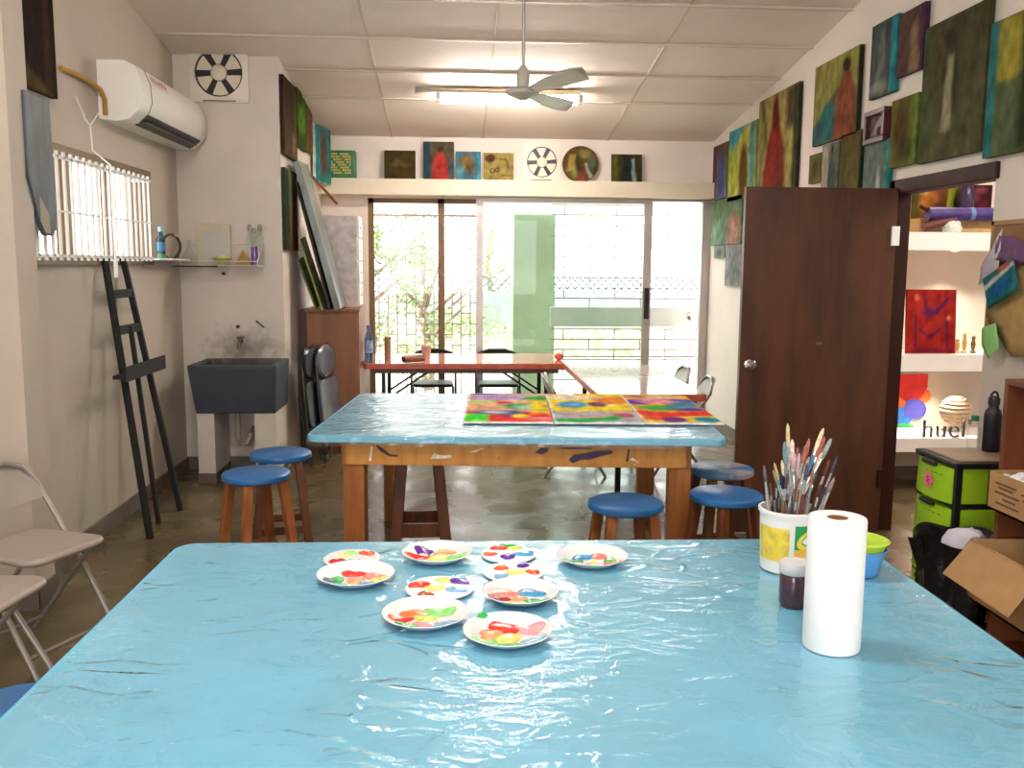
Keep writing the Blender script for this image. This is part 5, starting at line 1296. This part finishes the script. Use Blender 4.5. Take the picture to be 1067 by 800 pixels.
# things on the chest
HZ = .7625
t = thing('drink_flask', 'matt black metal drinking flask with loop cap on the green chest', 'flask', (2.41, 3.935, HZ))
MB().lathe([(0, 0), (.034, 0), (.037, .004), (.037, .165), (.032, .185), (.022, .197), (.022, .215), (0, .215)], 28).build('flask_body', mat('matt black flask', '17151f', .45, var=.1), t, smooth=True)
cp = MB().lathe([(0, .213), (.025, .213), (.025, .24), (.018, .25), (0, .25)], 20).build('cap', M_blackplastic, t, smooth=True)
MB().tube([(.016*math.cos(PI*k/10), 0, .245+.025*math.sin(PI*k/10)) for k in range(11)], .005, 8).build('loop', M_blackplastic, cp, smooth=True)
t = thing('spray_bottle', 'clear bottle with green cap left of the black flask', 'bottle', (2.345, 3.965, HZ))
MB().lathe([(0, 0), (.026, 0), (.028, .005), (.028, .10), (.013, .125), (.013, .135)], 20).build('bottle_body', M_clear, t, smooth=True)
MB().lathe([(0, .134), (.016, .134), (.016, .158), (0, .159)], 14).build('cap', mat('green cap', '1f7a4c', .4), t, smooth=True)
t = thing('rope_ball', 'beige rope-wound ball ornament behind the black letters in next room', 'ornament', (3.645, 6.42, .3955))
MB().lathe([(0, 0), (.05, 0), (.045, .012), (.03, .04), (.05, .07), (0, .07)], 20).build('stand', mat('pale stand', 'd8d0c8', .5, var=.1), t, smooth=True)
m = MB()
for k in range(9):
    a = -1.2+2.4*k/8; rr = .098*math.cos(a)
    m.tube([(rr*math.cos(2*PI*q/24), rr*math.sin(2*PI*q/24), .155+.095*math.sin(a)) for q in range(24)], .0145, 6, closed=True)
m.build('rope_coils', mat('beige rope', 'c4ac94', .8, var=.2, scale=40), t, smooth=True)

# pinboard with things pinned to it
t = thing('pinboard', 'brown pinboard on the right wall just past the doorway', 'pinboard', (XR-.012, 4.0, 1.30))
MB().box(-.008, .010, -.30, .265, 0, .50).build('board', mat('brown pinboard', '8a6640', .8, var=.15), t, bevel=.003)
f = MB(); f.box(-.014, -.008, -.30, .265, .48, .50).box(-.014, -.008, .245, .265, 0, .50); f.build('edge_strip', mat('tan strip', 'a07c50', .7), t)
GP = 'things pinned on the pinboard'
def pinned(name, label, pts, x, m_, seed, amp=.012, cat='paper'):
    mm = MB(); c0 = Vector((sum(p[0] for p in pts)/len(pts), sum(p[1] for p in pts)/len(pts)))
    # fan of inner rings so that the sheet can curl
    rings = []
    for f_ in (1, .66, .33):
        ring = []
        for i in range(len(pts)):
            a = Vector(pts[i]); b = Vector(pts[(i+1) % len(pts)])
            for q in range(4):
                p = c0+(a.lerp(b, q/4)-c0)*f_
                ring.append(mm.v(x-abs(amp*mnoise.noise(Vector((p.x*9, p.y*9, seed))))-.001, p.x, p.y))
        rings.append(ring)
    cen = mm.v(x-amp*.5, c0.x, c0.y); n = len(rings[0])
    for A, B in zip(rings, rings[1:]):
        for i in range(n): mm.face((A[i], A[(i+1) % n], B[(i+1) % n], B[i]))
    for i in range(n): mm.face((rings[-1][i], rings[-1][(i+1) % n], cen))
    o = mm.build(name, m_, smooth=True)
    so = o.modifiers.new('thick', 'SOLIDIFY'); so.thickness = .0015
    return tag(o, label, cat, GP)
xp = XR-.032
pinned('kraft_paper', 'tan kraft paper sheet hanging lowest on the pinboard', [(4.22, 1.44), (4.0, 1.60), (3.84, 1.55), (3.84, 1.20), (4.02, 1.18), (4.24, 1.36)], xp, mat('kraft paper', 'b0925c', .8, var=.15, scale=10), 1, .02)
pinned('plastic_bag', 'translucent white bag with purple print at left of the pinboard', [(4.17, 1.70), (4.12, 1.76), (4.12, 1.55), (4.28, 1.50), (4.27, 1.58)], xp-.022, mat('milky bag', 'c4bcc8', .4, var=.15), 2, .02, 'bag')
pinned('purple_cloth', 'dark purple patterned cloth at top of the pinboard', [(4.16, 1.73), (4.02, 1.72), (3.86, 1.66), (3.86, 1.60), (4.06, 1.60), (4.16, 1.62)], xp-.026, mat('purple cloth', '4a3450', .7, var=.5, scale=25, hx2='6a3c6c'), 3, .016, 'cloth')
o = picture('picture_card', 'tilted teal blue picture card pinned in the middle of the pinboard', (xp-.048, 4.04, 1.44), R(-90), .24, .15, [('bg', '2f7c84'), ('p', [(0, .75), (1, .9), (1, .78), (0, .6)], 'd8dcd4', .03), ('e', .5, .4, .35, .2, '2c6aa4', .06), ('r', 0, 0, 1, .08, '2c5c48', .03), ('e', .7, .92, .2, .1, 'c06a4c', .04)], 71, depth=.006, group=GP, cat='card', rot=(0, R(-24), R(-90)))
pinned('green_note', 'light green paper note hanging below the pinboard', [(4.20, 1.30), (4.10, 1.33), (4.06, 1.22), (4.13, 1.16), (4.20, 1.22)], xp-.036, mat('light green note', '8ccc7c', .8, var=.05), 5, .01, 'note')

# ------------------------------------------------------------------ in the next room
def text_mesh(name, body, size, m_, extr=.004):
    cu = bpy.data.curves.new(name+'_curve', 'FONT'); cu.body = body; cu.size = size; cu.extrude = extr; cu.space_character = 1.05; cu.offset = -.0045
    tmp = bpy.data.objects.new(name+'_tmp', cu); COL.objects.link(tmp)
    dg = bpy.context.evaluated_depsgraph_get(); me = bpy.data.meshes.new_from_object(tmp.evaluated_get(dg))
    bpy.data.objects.remove(tmp); me.materials.clear(); me.materials.append(m_); me.name = name
    o = bpy.data.objects.new(name, me); COL.objects.link(o); return o
M_letter = mat('black lettering', '1b1a1c', .5, var=.05)
o = text_mesh('wall_lettering', "huel'", .20, M_letter, .003)
xs = [v_.co.x for v_ in o.data.vertices]; ys = [v_.co.y for v_ in o.data.vertices]
kx, ky = .335/(max(xs)-min(xs)), .128/(max(ys)-min(ys))
for v_ in o.data.vertices: v_.co.x = (v_.co.x-min(xs))*kx; v_.co.y = (v_.co.y-min(ys))*ky; v_.co.z *= 4
o.rotation_euler = (R(90), 0, 0); o.location = (3.298, 6.20, .3955)
tag(o, 'black lower case letters standing on the low white shelf in the next room', 'lettering')
t = thing('painted_emblem', 'red, blue and green brushed emblem on next room wall beside lettering', 'emblem', (3.395, 6.596, .575))
def daub(pts, hx, name, dz):
    m = MB(); m.prism(pts, 0, .0015, lambda a, b, c_: (a, -dz-c_, b)); m.build(name, mat('emblem '+hx, hx, .6, var=.15, scale=12), t)
def blob(cx, cy, rx, ry, n=18, s=0):
    return [(cx+rx*(1+.10*math.sin(3*a+s))*math.cos(a), cy+ry*(1+.10*math.sin(2*a+s))*math.sin(a)) for a in [2*PI*k/n for k in range(n)]]
daub(blob(-.03, .05, .13, .09, s=1), 'e8742c', 'orange_daub', .000)
daub(blob(.09, .06, .06, .06, s=2), 'ee7a3c', 'orange_daub', .0005)
daub([(-.13, .22), (.12, .22), (.12, .12), (.08, .05), (.02, -.02), (-.04, .02), (-.10, .06), (-.15, .02)], 'd8282c', 'red_daub', .002)
daub(blob(-.07, -.10, .10, .075, s=0), '2c74d4', 'blue_daub', .003)
daub(blob(.03, -.04, .085, .085, s=2), '4a4cb4', 'violet_daub', .0045)
daub(blob(-.05, -.20, .09, .055, s=1), '2ca04c', 'green_daub', .006)
daub(blob(-.10, -.26, .055, .05, s=3), '2ca878', 'green_daub', .0075)
NZ = .9785
picture('canvas', 'red canvas with purple line face standing in the white niche', (3.36, 6.30, NZ), 0, .355, .45, [('gv', 'b03028', 'a42820'), ('e', .45, .65, .14, .08, '5c2860', .04), ('p', [(.15, .1), (.15, .6), (.2, .6), (.2, .1)], '5c1f3c', .02), ('p', [(.8, .1), (.78, .6), (.84, .6), (.86, .1)], '5c1f3c', .02), ('p', [(.25, .4), (.45, .28), (.7, .42), (.7, .38), (.45, .23), (.25, .35)], '5c1f50', .02), ('p', [(.3, .95), (.4, .6), (.46, .6), (.36, .95)], '7a2040', .02), ('p', [(.55, .65), (.85, .9), (.88, .86), (.58, .6)], '5c2060', .02), ('r', .1, .02, .95, .07, '6a1f3c', .03), ('e', .2, .88, .06, .05, 'd86a4c', .02), ('e', .85, .55, .04, .04, 'e0805c', .02)], 81, tilt=R(-5))
GF = 'small gold figurines in the niche'
for k, (x, h) in enumerate(((3.575, .11), (3.625, .15), (3.69, .13))):
    t = thing('figurine', ['small pale gold figurine next to the red canvas', 'slim pale gold figurine, middle of the three in niche', 'darker gold figurine at right end of the niche'][k], 'figurine', (x, 6.33, NZ), 0, GF)
    gm = mat('gold figurine' if k < 2 else 'dark gold figurine', 'c8a868' if k < 2 else '7a6440', .35, metal=.4, var=.2)
    MB().lathe([(0, 0), (.02, 0), (.022, .012), (.010, .02), (.018, h*.5), (.010, h*.72), (0, h*.74)], 16).build('body', gm, t, smooth=True)
    MB().ball((0, 0, h*.82), .014, .014, h*.14).build('head', gm, t, smooth=True)
UZ = 1.8225
GU = 'things on the upper niche shelf'
t = picture('canvas', 'orange patterned canvas at left of the upper niche shelf', (3.355, 6.42, UZ+.10), 0, .26, .24, [('bg', '8a5030'), ('e', .4, .5, .3, .35, 'c07838', .08), ('e', .7, .3, .2, .2, '6a3c28', .08), ('r', 0, 0, .15, 1, '4a5c2c', .06), ('e', .3, .8, .15, .12, 'd8a060', .05)], 82, group=GU)
t = picture('canvas', 'yellow green card standing in the middle of the upper niche shelf', (3.525, 6.41, UZ+.10), 0, .12, .23, [('bg', '9a9a38'), ('p', [(.3, 0), (.5, .9), (.7, 0)], '3c4a20', .06), ('r', .7, 0, 1, 1, '5a6a2c', .08)], 83, group=GU)
t = picture('canvas', 'dark red floral canvas at right of the upper niche shelf', (3.69, 6.43, UZ+.09), 0, .22, .25, [('bg', '4a2428'), ('e', .4, .6, .2, .2, '7c3c44', .06), ('e', .75, .4, .18, .2, '6e2c34', .06), ('e', .6, .85, .2, .1, '8a4a50', .05)], 84, group=GU)
o = MB().box(-.29, .29, -.05, .14, 0, .098).build('storage_box', mat('tan storage box', 'b89468', .7, var=.15), loc=(3.52, 6.36, UZ), bevel=.004); tag(o, 'long tan box lying on the upper niche shelf', 'box', GU)
t = thing('fabric_roll', 'purple fabric roll lying along the upper niche shelf', 'roll', (3.52, 6.245, UZ+.125))
MB().tube([(-.27, 0, 0), (.27, 0, 0)], .046, 16).build('roll_body', mat('purple fabric', '43307c', .5, var=.35, scale=14, hx2='33205c'), t, smooth=True)
MB().tube([(-.325, 0, .05), (-.262, 0, .02)], .014, 8).build('stick_end', M_framewood, t, smooth=True)
MB().tube([(.02, 0, 0), (.05, 0, 0)], .0475, 16).build('tie_band', mat('blue tie', '5a7ca0', .5), t, smooth=True)
o = MB().tube([(-.11, 0, 0), (.11, 0, .055)], .030, 12).build('brown_bundle', mat('red brown bundle', '6a3424', .6, var=.3), smooth=True, loc=(3.33, 6.235, UZ+.035)); tag(o, 'red brown rolled bundle under the purple fabric roll', 'bundle', GU)
m = MB(); m.ball((0, 0, .03), .075, .04, .05, 14, 9)
for q in m.bm.verts: q.co += Vector((mnoise.noise(q.co*22), mnoise.noise(q.co*22+Vector((5, 0, 0))), mnoise.noise(q.co*22+Vector((0, 7, 0)))))*.025
o = m.build('plastic_wad', mat('white plastic wad', 'd8dcd4', .4, var=.1), loc=(3.42, 6.235, UZ+.005)); tag(o, 'crumpled clear white plastic hanging at the upper shelf edge', 'plastic', GU)
t = thing('domed_ornament', 'dark purple domed ornament standing on top of the canvases', 'ornament', (3.57, 6.34, UZ+.098))
MB().lathe([(0, 0), (.04, 0), (.05, .03), (.055, .16), (.045, .22), (.02, .26), (0, .27)], 20).build('dome', mat('dark purple glaze', '3a2448', .3, var=.2), t, smooth=True)

# annex lamps
M_spot = emit_mat('warm spotlight lens', 'ffe6bc', 60)
for k, (x, z, lab) in enumerate(((3.56, 1.695, 'small round spotlight under the upper white shelf'), (3.50, .857, 'small round spotlight under the lower white shelf'), (3.56, 2.74, 'small round spotlight in the next room ceiling above niche'))):
    t = thing('niche_spotlight', lab, 'spotlight', (x, 6.42, z), 0, 'niche spotlights')
    MB().lathe([(.022, 0), (.032, 0), (.032, .004), (.022, .004), (.022, 0)], 20).build('trim_ring', M_steel, t)
    MB().lathe([(0, .001), (.022, .001), (.022, .003), (0, .003)], 20).build('lens', M_spot, t)
    ld = bpy.data.lights.new('niche_spot_light', 'SPOT'); ld.energy = 20; ld.spot_size = R(120); ld.spot_blend = .6; ld.color = (1, .82, .58); ld.shadow_soft_size = .025
    lo = bpy.data.objects.new('niche_spot_light', ld); COL.objects.link(lo); lo.location = (x, 6.42, z-.01); lo.rotation_euler = (R(-18), 0, 0)
ld = bpy.data.lights.new('annex_light', 'AREA'); ld.energy = 26; ld.shape = 'RECTANGLE'; ld.size = 1.0; ld.size_y = .3; ld.color = (1, .93, .85)
lo = bpy.data.objects.new('annex_light', ld); COL.objects.link(lo); lo.location = (3.7, 4.9, 2.72)

# ------------------------------------------------------------------ daylight
wd = bpy.data.worlds.new('daylight'); scene.world = wd; wd.use_nodes = True
bg = wd.node_tree.nodes['Background']; bg.inputs['Color'].default_value = (1.0, .985, .985, 1); bg.inputs['Strength'].default_value = 4.2
def portal(loc, rot, sx, sy):
    ld = bpy.data.lights.new('window_portal', 'AREA'); ld.shape = 'RECTANGLE'; ld.size = sx; ld.size_y = sy; ld.cycles.is_portal = True
    o = bpy.data.objects.new('window_portal', ld); COL.objects.link(o); o.location = loc; o.rotation_euler = rot
portal((.85, YB+.3, 1.1), (R(-90), 0, 0), 3.4, 2.3)
portal((XL-.2, 5.44, 1.88), (0, R(-90), 0), .6, 1.8)
portal((-.35, -3.25, 1.75), (R(90), 0, 0), 4.5, 1.7)  # at the added opening of the unseen rear wall

# ------------------------------------------------------------------ camera
f_px, yaw, pit, rol = 960., .0630, .1287, .0072
fwd = Vector((math.sin(yaw)*math.cos(pit), math.cos(yaw)*math.cos(pit), -math.sin(pit)))
rt = Vector((math.cos(yaw), -math.sin(yaw), 0)); dn = fwd.cross(rt)
r2 = rt*math.cos(rol)-dn*math.sin(rol); d2 = dn*math.cos(rol)+rt*math.sin(rol)
cam = bpy.data.cameras.new('camera'); cam.sensor_fit = 'HORIZONTAL'; cam.sensor_width = 36; cam.lens = f_px/1067*36; cam.clip_start = .05; cam.clip_end = 200
co = bpy.data.objects.new('camera', cam); COL.objects.link(co)
mw = Matrix.Identity(4)
for i in range(3):
    mw[i][0] = r2[i]; mw[i][1] = -d2[i]; mw[i][2] = -fwd[i]
mw[0][3], mw[1][3], mw[2][3] = 0, 0, 1.58
co.matrix_world = mw
scene.camera = co

scene.view_settings.view_transform = 'Standard'; scene.view_settings.look = 'None'
scene.view_settings.exposure = .85; scene.view_settings.gamma = 1; scene.view_settings.use_curve_mapping = False
scene.cycles.use_denoising = True
scene.cycles.max_bounces = 10; scene.cycles.diffuse_bounces = 5; scene.cycles.glossy_bounces = 5; scene.cycles.transparent_max_bounces = 16
scene.cycles.sample_clamp_indirect = 8
scene.cycles.caustics_reflective = False; scene.cycles.caustics_refractive = False
